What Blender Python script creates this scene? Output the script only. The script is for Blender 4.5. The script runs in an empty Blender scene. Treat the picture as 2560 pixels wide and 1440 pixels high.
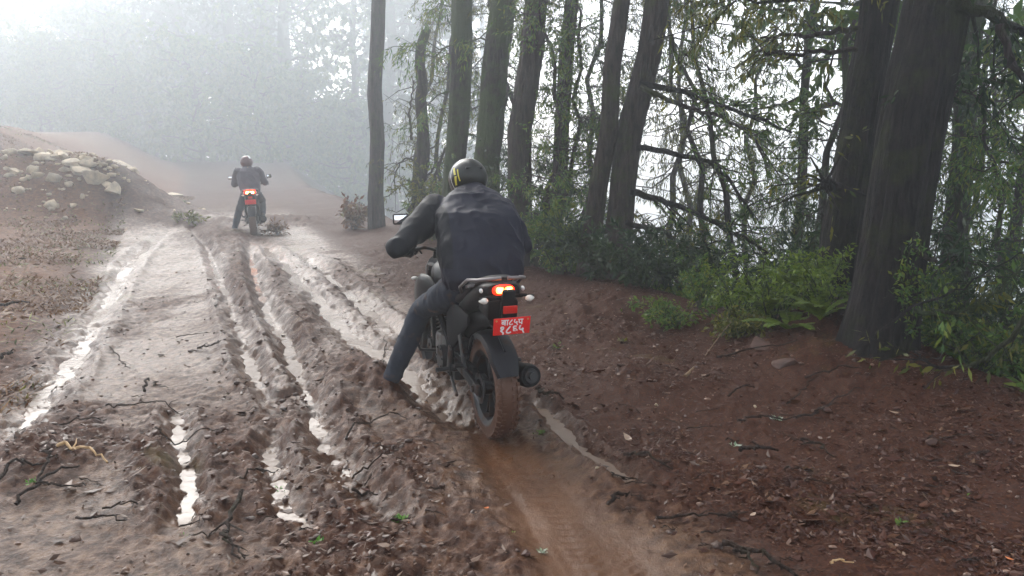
import bpy, bmesh, math, random
import numpy as np
from mathutils import Vector, Matrix, Quaternion

SC = bpy.context.scene
COL = SC.collection
R = math.radians
rng = np.random.default_rng(7)
random.seed(7)

# ------------------------------------------------------------------ camera
CAM_H = 1.62
PITCH = math.atan(325 / 2000)
cam_d = bpy.data.cameras.new('camera')
cam_d.sensor_width = 36.0
cam_d.lens = 28.125
cam_d.clip_start = 0.05
cam_d.clip_end = 2000
cam = bpy.data.objects.new('camera', cam_d)
COL.objects.link(cam)
cam.location = (0, 0, CAM_H)
cam.rotation_euler = (math.pi / 2 - PITCH, 0, 0)
SC.camera = cam

# ------------------------------------------------------------------ world, sun, exposure
SUN_EL, SUN_AZ = 36.0, -24.0            # azimuth measured from straight ahead, negative = left
world = bpy.data.worlds.new('World')
SC.world = world
world.use_nodes = True
wn, wl = world.node_tree.nodes, world.node_tree.links
wn.clear()
sky = wn.new('ShaderNodeTexSky')
sky.sky_type = 'NISHITA'
sky.sun_disc = False
sky.sun_elevation = R(SUN_EL)
sky.sun_rotation = R(SUN_AZ)
sky.air_density = 1.0
sky.dust_density = 3.0
sky.ozone_density = 1.0
hs = wn.new('ShaderNodeHueSaturation')
hs.inputs['Saturation'].default_value = 0.22
bg = wn.new('ShaderNodeBackground')
bg.inputs['Strength'].default_value = 0.15
wo = wn.new('ShaderNodeOutputWorld')
wl.new(sky.outputs[0], hs.inputs['Color'])
wl.new(hs.outputs[0], bg.inputs['Color'])
wl.new(bg.outputs[0], wo.inputs['Surface'])

sun_d = bpy.data.lights.new('sun', 'SUN')
sun_d.energy = 1.1
sun_d.angle = R(50)
sun_d.color = (1.0, 0.94, 0.84)
sun = bpy.data.objects.new('sun', sun_d)
COL.objects.link(sun)
_az, _el = R(SUN_AZ), R(SUN_EL)
_sd = Vector((math.sin(_az) * math.cos(_el), math.cos(_az) * math.cos(_el), math.sin(_el)))
sun.rotation_euler = _sd.to_track_quat('Z', 'Y').to_euler()

SC.view_settings.view_transform = 'Standard'
SC.view_settings.look = 'None'
SC.view_settings.gamma = 1
SC.view_settings.exposure = 1.45
SC.cycles.max_bounces = 6
SC.cycles.diffuse_bounces = 3
SC.cycles.glossy_bounces = 3
SC.cycles.transmission_bounces = 3
SC.cycles.transparent_max_bounces = 8
SC.cycles.volume_bounces = 3
SC.cycles.use_denoising = True
SC.cycles.sample_clamp_indirect = 4.0

HAZE_DENSITY = 0.0074

# ------------------------------------------------------------------ projection helpers (world place of a point on the ground)
CP, SP = math.cos(PITCH), math.sin(PITCH)
def ray(px, py):
    u, v = (px - 1280) / 2000.0, -(py - 720) / 2000.0
    return np.array([u, CP + v * SP, -SP + v * CP])
def gpt(px, py, z=0.0):
    d = ray(px, py)
    k = (z - CAM_H) / d[2]
    return np.array([d[0] * k, d[1] * k])
def at(px, py, Y):
    d = ray(px, py)
    k = Y / d[1]
    return np.array([d[0] * k, Y, CAM_H + d[2] * k])
def proj(p):
    x, y, z = p[0], p[1], p[2] - CAM_H
    f = y * CP - z * SP
    u = y * SP + z * CP
    return 1280 + 2000 * x / f, 720 - 2000 * u / f

# ------------------------------------------------------------------ noise
def _h(ix, iy, iz, seed):
    n = (ix.astype(np.int64) * 374761393 + iy.astype(np.int64) * 668265263 + iz.astype(np.int64) * 2147483647 + seed * 1274126177) & 0xffffffff
    n = ((n ^ (n >> 13)) * 1274126177) & 0xffffffff
    n = (n ^ (n >> 16)) & 0xffffff
    return n / float(0xffffff)
def vn2(x, y, seed=0):
    ix, iy = np.floor(x), np.floor(y)
    fx, fy = x - ix, y - iy
    fx, fy = fx * fx * (3 - 2 * fx), fy * fy * (3 - 2 * fy)
    z = np.zeros_like(ix)
    a = _h(ix, iy, z, seed); b = _h(ix + 1, iy, z, seed); c = _h(ix, iy + 1, z, seed); d = _h(ix + 1, iy + 1, z, seed)
    return (a * (1 - fx) + b * fx) * (1 - fy) + (c * (1 - fx) + d * fx) * fy
def vn3(x, y, z, seed=0):
    iz = np.floor(z); fz = z - iz; fz = fz * fz * (3 - 2 * fz)
    ix, iy = np.floor(x), np.floor(y)
    fx, fy = x - ix, y - iy
    fx, fy = fx * fx * (3 - 2 * fx), fy * fy * (3 - 2 * fy)
    def layer(k):
        a = _h(ix, iy, k, seed); b = _h(ix + 1, iy, k, seed); c = _h(ix, iy + 1, k, seed); d = _h(ix + 1, iy + 1, k, seed)
        return (a * (1 - fx) + b * fx) * (1 - fy) + (c * (1 - fx) + d * fx) * fy
    return layer(iz) * (1 - fz) + layer(iz + 1) * fz
def fbm2(x, y, o=4, seed=0, g=0.5):
    s, a, t = 0, 1.0, 0
    for i in range(o):
        s = s + a * vn2(x * 2 ** i + 17.3 * i, y * 2 ** i - 9.1 * i, seed + i); t += a; a *= g
    return s / t
def sstep(a, b, x):
    t = np.clip((x - a) / (b - a), 0, 1)
    return t * t * (3 - 2 * t)

# ------------------------------------------------------------------ object helpers
def tag(o, label=None, cat=None, group=None, kind=None):
    if label: o['label'] = label
    if cat: o['category'] = cat
    if group: o['group'] = group
    if kind: o['kind'] = kind
    return o
def empty(name, loc=(0, 0, 0), rot=(0, 0, 0)):
    o = bpy.data.objects.new(name, None)
    o.empty_display_size = 0.2
    COL.objects.link(o)
    o.location = loc
    o.rotation_euler = rot
    return o
def children(o):
    return [c for c in COL.objects if c.parent == o]
def copy_tree(o, parent=None):
    kids = children(o)
    c = o.copy(); COL.objects.link(c)
    if parent is not None: c.parent = parent
    for k in kids: copy_tree(k, c)
    return c

class MB:
    """collects vertices and faces; build() links them as ONE mesh object"""
    def __init__(self):
        self.v = []; self.f = []; self.n = 0
    def add(self, V, F):
        V = np.asarray(V, float).reshape(-1, 3)
        self.v.append(V)
        for a in F: self.f.append(tuple(int(i) + self.n for i in a))
        self.n += len(V); return self
    def tube(self, P, rad, n=8, cap=True, rz=None, twist=0.0):
        """P path points; rad radius or list; rz optional list of (a,b) ellipse radii"""
        P = [Vector(p) for p in P]
        m = len(P)
        if not hasattr(rad, '__len__'): rad = [rad] * m
        T = []
        for i in range(m):
            a = P[max(i - 1, 0)]; b = P[min(i + 1, m - 1)]
            t = (b - a)
            T.append(t.normalized() if t.length > 1e-9 else Vector((0, 0, 1)))
        up = Vector((1, 0, 0)) if abs(T[0].x) < 0.8 else Vector((0, 1, 0))
        N = (up - T[0] * up.dot(T[0])).normalized()
        V = []
        for i in range(m):
            if i:
                q = T[i - 1].rotation_difference(T[i]); N = q @ N
                N = (N - T[i] * N.dot(T[i])).normalized()
            B = T[i].cross(N)
            ra, rb = (rad[i], rad[i]) if rz is None else rz[i]
            for k in range(n):
                a = 2 * math.pi * k / n + twist
                V.append(P[i] + N * (math.cos(a) * ra) + B * (math.sin(a) * rb))
        F = []
        for i in range(m - 1):
            for k in range(n):
                k2 = (k + 1) % n
                F.append((i * n + k, i * n + k2, (i + 1) * n + k2, (i + 1) * n + k))
        if cap:
            F.append(tuple(range(n - 1, -1, -1))); F.append(tuple((m - 1) * n + k for k in range(n)))
        return self.add([tuple(v) for v in V], F)
    def loft(self, secs, n=20, cap=True, axis='y'):
        """secs: (pos along axis, cx, cz, half width, half height, power) superellipse sections"""
        V = []
        for (y, cx, cz, a, b, p) in secs:
            for k in range(n):
                t = 2 * math.pi * k / n
                c, s = math.cos(t), math.sin(t)
                X = cx + a * math.copysign(abs(c) ** (2 / p), c)
                Z = cz + b * math.copysign(abs(s) ** (2 / p), s)
                V.append((X, y, Z) if axis == 'y' else ((y, X, Z) if axis == 'x' else (X, Z, y)))
        F = []
        for i in range(len(secs) - 1):
            for k in range(n):
                k2 = (k + 1) % n
                F.append((i * n + k, (i + 1) * n + k, (i + 1) * n + k2, i * n + k2))
        if cap:
            F.append(tuple(range(n))); F.append(tuple((len(secs) - 1) * n + k for k in range(n - 1, -1, -1)))
        return self.add(V, F)
    def ell(self, c, r, n=14, m=9, rot=None):
        V = []; F = []
        for i in range(m + 1):
            th = math.pi * i / m
            for k in range(n):
                ph = 2 * math.pi * k / n
                p = Vector((r[0] * math.sin(th) * math.cos(ph), r[1] * math.sin(th) * math.sin(ph), r[2] * math.cos(th)))
                if rot is not None: p = rot @ p
                V.append((p.x + c[0], p.y + c[1], p.z + c[2]))
        for i in range(m):
            for k in range(n):
                k2 = (k + 1) % n
                F.append((i * n + k, (i + 1) * n + k, (i + 1) * n + k2, i * n + k2))
        return self.add(V, F)
    def box(self, c, s, rot=None, bevel=0.0, taper=None):
        bm = bmesh.new()
        bmesh.ops.create_cube(bm, size=1.0)
        for v in bm.verts:
            v.co = Vector((v.co.x * s[0], v.co.y * s[1], v.co.z * s[2]))
        if taper:
            for v in bm.verts:
                if v.co.z > 0: v.co.x *= taper[0]; v.co.y *= taper[1]
        if bevel > 0:
            bmesh.ops.bevel(bm, geom=list(bm.edges), offset=bevel, segments=2, affect='EDGES', profile=0.5)
        bm.verts.index_update()
        V = []
        for v in bm.verts:
            p = v.co.copy()
            if rot is not None: p = rot @ p
            V.append((p.x + c[0], p.y + c[1], p.z + c[2]))
        F = [tuple(v.index for v in f.verts) for f in bm.faces]
        bm.free()
        return self.add(V, F)
    def lathe(self, prof, c, ax='x', n=48, closed=True):
        """prof list of (r, h) around axis; closed loop of the profile"""
        V = []; m = len(prof)
        for k in range(n):
            a = 2 * math.pi * k / n
            for (r, h) in prof:
                if ax == 'x': V.append((c[0] + h, c[1] + r * math.cos(a), c[2] + r * math.sin(a)))
                elif ax == 'y': V.append((c[0] + r * math.cos(a), c[1] + h, c[2] + r * math.sin(a)))
                else: V.append((c[0] + r * math.cos(a), c[1] + r * math.sin(a), c[2] + h))
        F = []
        mm = m if closed else m - 1
        for k in range(n):
            k2 = (k + 1) % n
            for j in range(mm):
                j2 = (j + 1) % m
                F.append((k * m + j, k2 * m + j, k2 * m + j2, k * m + j2))
        return self.add(V, F)
    def build(self, name, mat, parent=None, smooth=True, fix=True):
        me = bpy.data.meshes.new(name)
        V = np.concatenate(self.v) if self.v else np.zeros((0, 3))
        me.from_pydata(V.tolist(), [], self.f)
        if mat: me.materials.append(mat)
        if fix and len(self.f) < 30000:
            bm = bmesh.new(); bm.from_mesh(me)
            bmesh.ops.recalc_face_normals(bm, faces=bm.faces)
            bm.to_mesh(me); bm.free()
        if smooth:
            me.polygons.foreach_set('use_smooth', [True] * len(me.polygons))
            try: me.set_sharp_from_angle(angle=R(42))
            except Exception: pass
        o = bpy.data.objects.new(name, me)
        COL.objects.link(o)
        if parent: o.parent = parent
        return o

def mesh_np(name, V, Q, mat, parent=None, smooth=False, attrs=None):
    """fast mesh from arrays; Q (m,k) faces all with k corners"""
    me = bpy.data.meshes.new(name)
    V = np.ascontiguousarray(V, dtype=np.float32); Q = np.ascontiguousarray(Q, dtype=np.int32)
    m, k = Q.shape
    me.vertices.add(len(V)); me.vertices.foreach_set('co', V.ravel())
    me.loops.add(m * k); me.loops.foreach_set('vertex_index', Q.ravel())
    me.polygons.add(m)
    me.polygons.foreach_set('loop_start', np.arange(0, m * k, k, dtype=np.int32))
    me.polygons.foreach_set('loop_total', np.full(m, k, dtype=np.int32))
    me.update(calc_edges=True)
    me.polygons.foreach_set('use_smooth', np.full(m, bool(smooth)))
    if mat:
        me.materials.append(mat)
    if attrs:
        for an, av in attrs.items():
            at_ = me.attributes.new(an, 'FLOAT', 'POINT')
            at_.data.foreach_set('value', np.ascontiguousarray(av, dtype=np.float32))
    o = bpy.data.objects.new(name, me)
    COL.objects.link(o)
    if parent: o.parent = parent
    return o

def remeshed(mb, name, mat, parent, voxel, smooth=4, wrinkle=0.0, wseed=1, wscale=14.0, fold=None):
    """one continuous surface from overlapping volumes"""
    tmp = mb.build(name, mat, None, True, True)
    md = tmp.modifiers.new('r', 'REMESH'); md.mode = 'VOXEL'; md.voxel_size = voxel; md.adaptivity = 0
    ms = tmp.modifiers.new('s', 'SMOOTH'); ms.factor = 0.5; ms.iterations = smooth
    dg = bpy.context.evaluated_depsgraph_get()
    me = bpy.data.meshes.new_from_object(tmp.evaluated_get(dg))
    bpy.data.objects.remove(tmp)
    n = len(me.vertices)
    co = np.empty(n * 3, np.float32); me.vertices.foreach_get('co', co); co = co.reshape(-1, 3)
    if wrinkle > 0:
        no = np.empty(n * 3, np.float32); me.vertex_normals.foreach_get('vector', no); no = no.reshape(-1, 3)
        x, y, z = co[:, 0] * wscale, co[:, 1] * wscale, co[:, 2] * wscale
        w1 = vn3(x + 0.5 * z, y, z * 0.45, wseed)
        w2 = vn3(x * 2.1, y * 2.1 + z, z * 0.9, wseed + 5)
        d = (1 - np.abs(w1 * 2 - 1)) ** 1.6 - 0.45 + 0.4 * ((1 - np.abs(w2 * 2 - 1)) ** 1.5 - 0.4)
        co = co + no * (d * wrinkle)[:, None]
        me.vertices.foreach_set('co', co.astype(np.float32).ravel())
    me.polygons.foreach_set('use_smooth', [True] * len(me.polygons))
    me.update()
    if len(me.materials) == 0: me.materials.append(mat)
    o = bpy.data.objects.new(name, me)
    COL.objects.link(o)
    if parent: o.parent = parent
    return o

# ------------------------------------------------------------------ materials
def _nt(name):
    m = bpy.data.materials.new(name); m.use_nodes = True
    nt = m.node_tree; b = nt.nodes['Principled BSDF']
    return m, nt, b
def mat(name, col, rough=0.5, metal=0.0, var=0.0, vs=8.0, bump=0.0, bs=60.0, mud=None, spec=0.5, coat=0.0):
    m, nt, b = _nt(name)
    N, L = nt.nodes, nt.links
    b.inputs['Base Color'].default_value = (*col, 1)
    b.inputs['Roughness'].default_value = rough
    b.inputs['Metallic'].default_value = metal
    b.inputs['Specular IOR Level'].default_value = spec
    b.inputs['Coat Weight'].default_value = coat
    tc = N.new('ShaderNodeTexCoord')
    src = None
    if var > 0:
        n = N.new('ShaderNodeTexNoise'); n.inputs['Scale'].default_value = vs; n.inputs['Detail'].default_value = 5
        L.new(tc.outputs['Object'], n.inputs['Vector'])
        r = N.new('ShaderNodeValToRGB')
        r.color_ramp.elements[0].position = 0.3; r.color_ramp.elements[1].position = 0.7
        r.color_ramp.elements[0].color = (*[c * (1 - var) for c in col], 1)
        r.color_ramp.elements[1].color = (*[min(1, c * (1 + var)) for c in col], 1)
        L.new(n.outputs['Fac'], r.inputs['Fac']); src = r.outputs['Color']
    if mud:
        mc, thr = mud
        n = N.new('ShaderNodeTexNoise'); n.inputs['Scale'].default_value = 11; n.inputs['Detail'].default_value = 8
        L.new(tc.outputs['Object'], n.inputs['Vector'])
        r = N.new('ShaderNodeValToRGB')
        r.color_ramp.elements[0].position = thr; r.color_ramp.elements[1].position = min(1, thr + 0.12)
        L.new(n.outputs['Fac'], r.inputs['Fac'])
        mx = N.new('ShaderNodeMix'); mx.data_type = 'RGBA'
        if src: L.new(src, mx.inputs['A'])
        else: mx.inputs['A'].default_value = (*col, 1)
        mx.inputs['B'].default_value = (*mc, 1)
        L.new(r.outputs['Color'], mx.inputs['Factor'])
        src = mx.outputs['Result']
        mr = N.new('ShaderNodeMix'); mr.data_type = 'FLOAT'
        mr.inputs['A'].default_value = rough; mr.inputs['B'].default_value = 0.6
        L.new(r.outputs['Color'], mr.inputs['Factor']); L.new(mr.outputs['Result'], b.inputs['Roughness'])
    if src: L.new(src, b.inputs['Base Color'])
    if bump > 0:
        n = N.new('ShaderNodeTexNoise'); n.inputs['Scale'].default_value = bs; n.inputs['Detail'].default_value = 4
        L.new(tc.outputs['Object'], n.inputs['Vector'])
        bp = N.new('ShaderNodeBump'); bp.inputs['Strength'].default_value = bump; bp.inputs['Distance'].default_value = 0.01
        L.new(n.outputs['Fac'], bp.inputs['Height']); L.new(bp.outputs['Normal'], b.inputs['Normal'])
    return m
def emat(name, col, strength):
    m, nt, b = _nt(name)
    b.inputs['Base Color'].default_value = (*col, 1)
    b.inputs['Emission Color'].default_value = (*col, 1)
    b.inputs['Emission Strength'].default_value = strength
    b.inputs['Roughness'].default_value = 0.3
    return m
def leafmat(name, cols, trans=0.35, rough=0.45):
    """each leaf takes its own tone"""
    m, nt, b = _nt(name)
    N, L = nt.nodes, nt.links
    g = N.new('ShaderNodeNewGeometry')
    r = N.new('ShaderNodeValToRGB')
    els = r.color_ramp.elements
    while len(els) < len(cols): els.new(0.5)
    for i, c in enumerate(cols):
        els[i].position = i / max(1, len(cols) - 1); els[i].color = (*c, 1)
    L.new(g.outputs['Random Per Island'], r.inputs['Fac'])
    L.new(r.outputs['Color'], b.inputs['Base Color'])
    b.inputs['Roughness'].default_value = rough
    b.inputs['Specular IOR Level'].default_value = 0.2
    t = N.new('ShaderNodeBsdfTranslucent')
    L.new(r.outputs['Color'], t.inputs['Color'])
    mx = N.new('ShaderNodeMixShader'); mx.inputs['Fac'].default_value = trans
    out = N['Material Output']
    L.new(b.outputs[0], mx.inputs[1]); L.new(t.outputs[0], mx.inputs[2]); L.new(mx.outputs[0], out.inputs['Surface'])
    return m
def barkmat(name, c1, c2, moss, mossamt=0.5):
    m, nt, b = _nt(name)
    N, L = nt.nodes, nt.links
    tc = N.new('ShaderNodeTexCoord'); mp = N.new('ShaderNodeMapping')
    mp.inputs['Scale'].default_value = (1, 1, 0.18)
    L.new(tc.outputs['Object'], mp.inputs['Vector'])
    n = N.new('ShaderNodeTexNoise'); n.inputs['Scale'].default_value = 26; n.inputs['Detail'].default_value = 8; n.inputs['Roughness'].default_value = 0.65
    L.new(mp.outputs[0], n.inputs['Vector'])
    r = N.new('ShaderNodeValToRGB'); r.color_ramp.elements[0].position = 0.35; r.color_ramp.elements[1].position = 0.68
    r.color_ramp.elements[0].color = (*c1, 1); r.color_ramp.elements[1].color = (*c2, 1)
    L.new(n.outputs['Fac'], r.inputs['Fac'])
    n2 = N.new('ShaderNodeTexNoise'); n2.inputs['Scale'].default_value = 2.2; n2.inputs['Detail'].default_value = 7; n2.inputs['Roughness'].default_value = 0.7
    L.new(tc.outputs['Object'], n2.inputs['Vector'])
    r2 = N.new('ShaderNodeValToRGB'); r2.color_ramp.elements[0].position = 0.62 - 0.25 * mossamt; r2.color_ramp.elements[1].position = 0.78 - 0.25 * mossamt
    L.new(n2.outputs['Fac'], r2.inputs['Fac'])
    mx = N.new('ShaderNodeMix'); mx.data_type = 'RGBA'
    L.new(r2.outputs['Color'], mx.inputs['Factor']); L.new(r.outputs['Color'], mx.inputs['A']); mx.inputs['B'].default_value = (*moss, 1)
    L.new(mx.outputs['Result'], b.inputs['Base Color'])
    b.inputs['Roughness'].default_value = 0.85
    b.inputs['Specular IOR Level'].default_value = 0.25
    bp = N.new('ShaderNodeBump'); bp.inputs['Strength'].default_value = 1.0; bp.inputs['Distance'].default_value = 0.10
    L.new(n.outputs['Fac'], bp.inputs['Height']); L.new(bp.outputs['Normal'], b.inputs['Normal'])
    return m

M = {}
MUD = (0.11, 0.055, 0.032)
M['tyre'] = mat('muddy_tyre', (0.018, 0.017, 0.017), 0.6, bump=0.4, bs=40, mud=((0.085, 0.034, 0.016), 0.28))
M['black'] = mat('black_plastic', (0.006, 0.006, 0.007), 0.6, var=0.3, spec=0.15, mud=((0.03, 0.013, 0.008), 0.62))
M['blackgloss'] = mat('black_paint', (0.005, 0.005, 0.006), 0.38, coat=0.0, spec=0.16, mud=((0.022, 0.010, 0.006), 0.64))
M['darkmetal'] = mat('dark_metal', (0.03, 0.03, 0.032), 0.45, 0.5, mud=((0.045, 0.02, 0.012), 0.52))
M['alloy'] = mat('alloy', (0.35, 0.35, 0.36), 0.35, 1.0, mud=(MUD, 0.56))
M['rail'] = mat('grey_grab_rail', (0.20, 0.18, 0.18), 0.35, 0.4)
M['engine'] = mat('engine_metal', (0.05, 0.05, 0.055), 0.45, 0.7, mud=((0.045, 0.02, 0.012), 0.52))
M['seat'] = mat('seat_vinyl', (0.014, 0.013, 0.014), 0.55, bump=0.3, bs=200)
M['mirror'] = mat('mirror_glass', (0.9, 0.92, 0.95), 0.04, 1.0)
M['lens'] = mat('clear_lens', (0.75, 0.72, 0.66), 0.18, 0.0, var=0.2, vs=60)
M['reflector'] = mat('red_reflector', (0.55, 0.02, 0.012), 0.25)
M['plate'] = mat('red_plate', (0.80, 0.014, 0.010), 0.35)
M['platetext'] = mat('white_paint', (0.85, 0.84, 0.84), 0.4)
M['bolt'] = mat('bolt', (0.6, 0.35, 0.12), 0.4, 0.6)
M['hugger'] = mat('wet_fender', (0.007, 0.007, 0.010), 0.35, var=0.25, spec=0.25, mud=((0.035, 0.015, 0.009), 0.60))
M['jacket'] = mat('navy_jacket', (0.007, 0.008, 0.020), 0.55, spec=0.22, var=0.2, vs=5, bump=0.15, bs=300)
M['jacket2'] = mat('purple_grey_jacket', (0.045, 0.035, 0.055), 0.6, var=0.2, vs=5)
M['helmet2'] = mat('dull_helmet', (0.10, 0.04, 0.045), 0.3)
M['sleeve'] = mat('black_jacket_sleeve', (0.005, 0.006, 0.010), 0.6, spec=0.2, var=0.2, vs=5, bump=0.15, bs=300)
M['jeans'] = mat('blue_grey_jeans', (0.013, 0.018, 0.032), 0.85, var=0.25, vs=6, bump=0.3, bs=400, mud=((0.05, 0.024, 0.014), 0.60))
M['shoe'] = mat('dark_shoe', (0.020, 0.024, 0.034), 0.6, var=0.3, mud=(MUD, 0.58))
M['sole'] = mat('pale_sole', (0.30, 0.28, 0.26), 0.6, mud=(MUD, 0.45))
M['glove'] = mat('dark_glove', (0.022, 0.022, 0.025), 0.7, bump=0.3, bs=200)
M['skin'] = mat('skin', (0.30, 0.17, 0.11), 0.5)
M['helmet'] = mat('black_helmet', (0.006, 0.007, 0.006), 0.3, coat=0.15, spec=0.35, var=0.3)
M['yellow'] = mat('yellow_graphic', (0.55, 0.48, 0.04), 0.3)
M['whitegraphic'] = mat('white_graphic', (0.7, 0.72, 0.7), 0.3)
M['taillight'] = emat('lit_tail_lamp', (1.0, 0.18, 0.02), 13.0)
M['farlamp'] = emat('lit_tail_lamp_far', (1.0, 0.26, 0.05), 45.0)
M['tailcore'] = emat('lit_tail_lamp_core', (1.0, 0.62, 0.10), 16.0)
M['taillens'] = emat('glowing_red_lens', (0.9, 0.02, 0.005), 1.2)
M['bark_dark'] = barkmat('dark_wet_bark', (0.007, 0.006, 0.006), (0.030, 0.022, 0.021), (0.030, 0.036, 0.010), 0.5)
M['bark_mid'] = barkmat('brown_bark', (0.018, 0.013, 0.012), (0.065, 0.045, 0.04), (0.045, 0.055, 0.016), 0.5)
M['bark_moss'] = barkmat('mossy_bark', (0.015, 0.012, 0.010), (0.05, 0.038, 0.03), (0.045, 0.065, 0.018), 0.95)
M['twig'] = barkmat('twig_bark', (0.015, 0.010, 0.008), (0.06, 0.035, 0.024), (0.05, 0.05, 0.02), 0.2)
M['rawwood'] = mat('split_raw_wood', (0.42, 0.27, 0.13), 0.6, var=0.35, vs=30)
M['leaf_dark'] = leafmat('dark_leaves', [(0.012, 0.026, 0.010), (0.025, 0.050, 0.018), (0.040, 0.070, 0.02), (0.016, 0.036, 0.020)])
M['leaf_mid'] = leafmat('green_leaves', [(0.04, 0.085, 0.018), (0.07, 0.14, 0.028), (0.11, 0.18, 0.028), (0.17, 0.19, 0.025)])
M['leaf_moss'] = leafmat('olive_leaves', [(0.05, 0.062, 0.014), (0.09, 0.098, 0.018), (0.18, 0.17, 0.024), (0.04, 0.070, 0.014)])
M['leaf_bright'] = leafmat('yellow_green_leaves', [(0.07, 0.12, 0.018), (0.12, 0.19, 0.022), (0.18, 0.24, 0.03), (0.05, 0.09, 0.02)])
M['leaf_dead'] = leafmat('brown_leaves', [(0.10, 0.042, 0.014), (0.17, 0.075, 0.024), (0.11, 0.046, 0.016), (0.2, 0.11, 0.04)], 0.2)
M['litter'] = leafmat('fallen_leaves', [(0.030, 0.008, 0.005), (0.055, 0.016, 0.009), (0.034, 0.010, 0.006), (0.075, 0.025, 0.012), (0.044, 0.013, 0.008), (0.090, 0.036, 0.015), (0.036, 0.011, 0.008), (0.075, 0.026, 0.013), (0.045, 0.014, 0.008), (0.14, 0.075, 0.04)], 0.05, 0.38)
M['clod'] = mat('mud_clods', (0.055, 0.024, 0.014), 0.5, var=0.5, vs=9, bump=0.6, bs=90)
M['debris'] = leafmat('trodden_debris', [(0.05, 0.024, 0.016), (0.10, 0.055, 0.035), (0.04, 0.018, 0.012), (0.16, 0.10, 0.07)], 0.05, 0.35)
M['rawtwig'] = mat('pale_twig', (0.16, 0.10, 0.05), 0.6, var=0.4, vs=30)
M['brownrock'] = mat('brown_stone', (0.060, 0.024, 0.015), 0.6, var=0.45, vs=9, bump=0.6, bs=40)
M['tanleaf'] = mat('tan_leaf', (0.34, 0.24, 0.17), 0.5, var=0.3, vs=40)
M['leaf_fresh'] = leafmat('fresh_green_leaves', [(0.05, 0.15, 0.02), (0.09, 0.24, 0.03), (0.16, 0.30, 0.06)])
M['rock'] = mat('pale_rock', (0.40, 0.32, 0.22), 0.75, var=0.45, vs=5, bump=0.6, bs=30)
M['pebble'] = mat('wet_stone', (0.16, 0.09, 0.06), 0.4, var=0.4, vs=20)
M['orange'] = mat('orange_leaf', (0.55, 0.16, 0.04), 0.45, var=0.3, vs=40)
M['brownleaf'] = mat('red_brown_leaf', (0.22, 0.08, 0.045), 0.4, var=0.3, vs=30)
M['lichen'] = leafmat('lichen', [(0.30, 0.36, 0.28), (0.2, 0.27, 0.16), (0.45, 0.48, 0.42)], 0.1, 0.7)

# ------------------------------------------------------------------ ground shape
YE = [-40, 0, 4.5, 5.6, 8.6, 10.8, 14.5, 19.5, 40, 160]
XE = [4.8, 3.9, 3.35, 3.05, 1.9, 0.75, -0.9, -3.0, -10, -48]
YL = [-40, 0, 5.2, 10.6, 19.6, 32, 60, 160]
XL = [-3.2, -3.0, -3.6, -5.8, -9.7, -13, -24, -70]
def seg_dist(x, y, P, wid):
    """distance to a polyline over its local half width, and the parameter"""
    best = np.full(x.shape, 1e9); tt = np.zeros(x.shape)
    for i in range(len(P) - 1):
        ax, ay = P[i]; bx, by = P[i + 1]
        dx, dy = bx - ax, by - ay
        L2 = dx * dx + dy * dy
        t = np.clip(((x - ax) * dx + (y - ay) * dy) / L2, 0, 1)
        d = np.hypot(x - ax - t * dx, y - ay - t * dy) / (wid[i] * (1 - t) + wid[i + 1] * t)
        m = d < best
        best = np.where(m, d, best); tt = np.where(m, i + t, tt)
    return best, tt
def base_h(x, y):
    xe = np.interp(y, YE, XE); xl = np.interp(y, YL, XL)
    e = (x - xe) * 0.92
    eb = e + 0.35 * (fbm2(x * 0.9, y * 0.9, 3, 91) - 0.5) * 2
    drop = np.where(eb > 0, 0.80 * (np.sqrt(eb * eb + 0.5 ** 2) - 0.5), 0)
    h = -24 * (1 - np.exp(-drop / 24))
    h = h + 0.10 * sstep(-1.3, -0.2, eb) * sstep(0.9, 0.1, eb) * (y > 3)
    u = xl - x
    h = h + np.where(u > 0, 0.10 * np.minimum(u, 3.0), 0)
    h = h + 2.6 * sstep(0.6, 8.0, u) * sstep(19, 30, y)
    h = h + 1.38 * np.exp(-((x + 12.3) / 2.6) ** 2 - ((y - 20.3) / 2.0) ** 2)
    h = h + 0.9 * np.exp(-((x + 9.9) / 1.6) ** 2 - ((y - 19.8) / 1.3) ** 2)
    h = h + 1.5 * sstep(40, 95, y) * sstep(-4, -22, x)
    h = h + 0.10 * (fbm2(x * 0.45, y * 0.45, 3, 5) - 0.5) * sstep(1, 5, np.abs(y)) * 2
    return h
# wheel ruts: pixel traces laid on the flat road, half width in metres, depth, water level
RUTS = [
    ([(-120, 1190), (0, 1095), (60, 1040), (130, 950), (200, 860), (245, 780), (290, 700), (350, 630), (430, 575)], 0.12, 0.060, -0.036),
    ([(480, 575), (520, 620), (560, 720), (590, 800), (612, 880), (640, 940), (690, 1000), (730, 1060)], 0.09, 0.055, -0.026),
    ([(700, 1060), (672, 1110), (690, 1180), (720, 1260), (800, 1330)], 0.065, 0.045, -0.018),
    ([(445, 1000), (440, 1060), (462, 1150), (472, 1250), (440, 1330)], 0.065, 0.042, -0.014),
    ([(622, 600), (628, 640), (645, 710), (672, 790), (722, 870), (748, 950), (785, 1040), (860, 1150), (940, 1240), (1010, 1310)], 0.095, 0.065, -0.032),
    ([(640, 598), (705, 645), (770, 725), (830, 790), (900, 850), (965, 905), (1045, 960), (1130, 1015), (1210, 1062)], 0.15, 0.070, -0.030),
    ([(715, 605), (800, 680), (870, 740), (960, 820), (1040, 890)], 0.13, 0.055, -0.020),
    ([(1300, 985), (1345, 1000), (1405, 1055), (1465, 1115), (1535, 1165), (1610, 1225)], 0.06, 0.045, -0.014),
]
TRACK = [(1215, 1040), (1262, 1110), (1330, 1200), (1400, 1290), (1470, 1380), (1530, 1470), (1600, 1600)]
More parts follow.
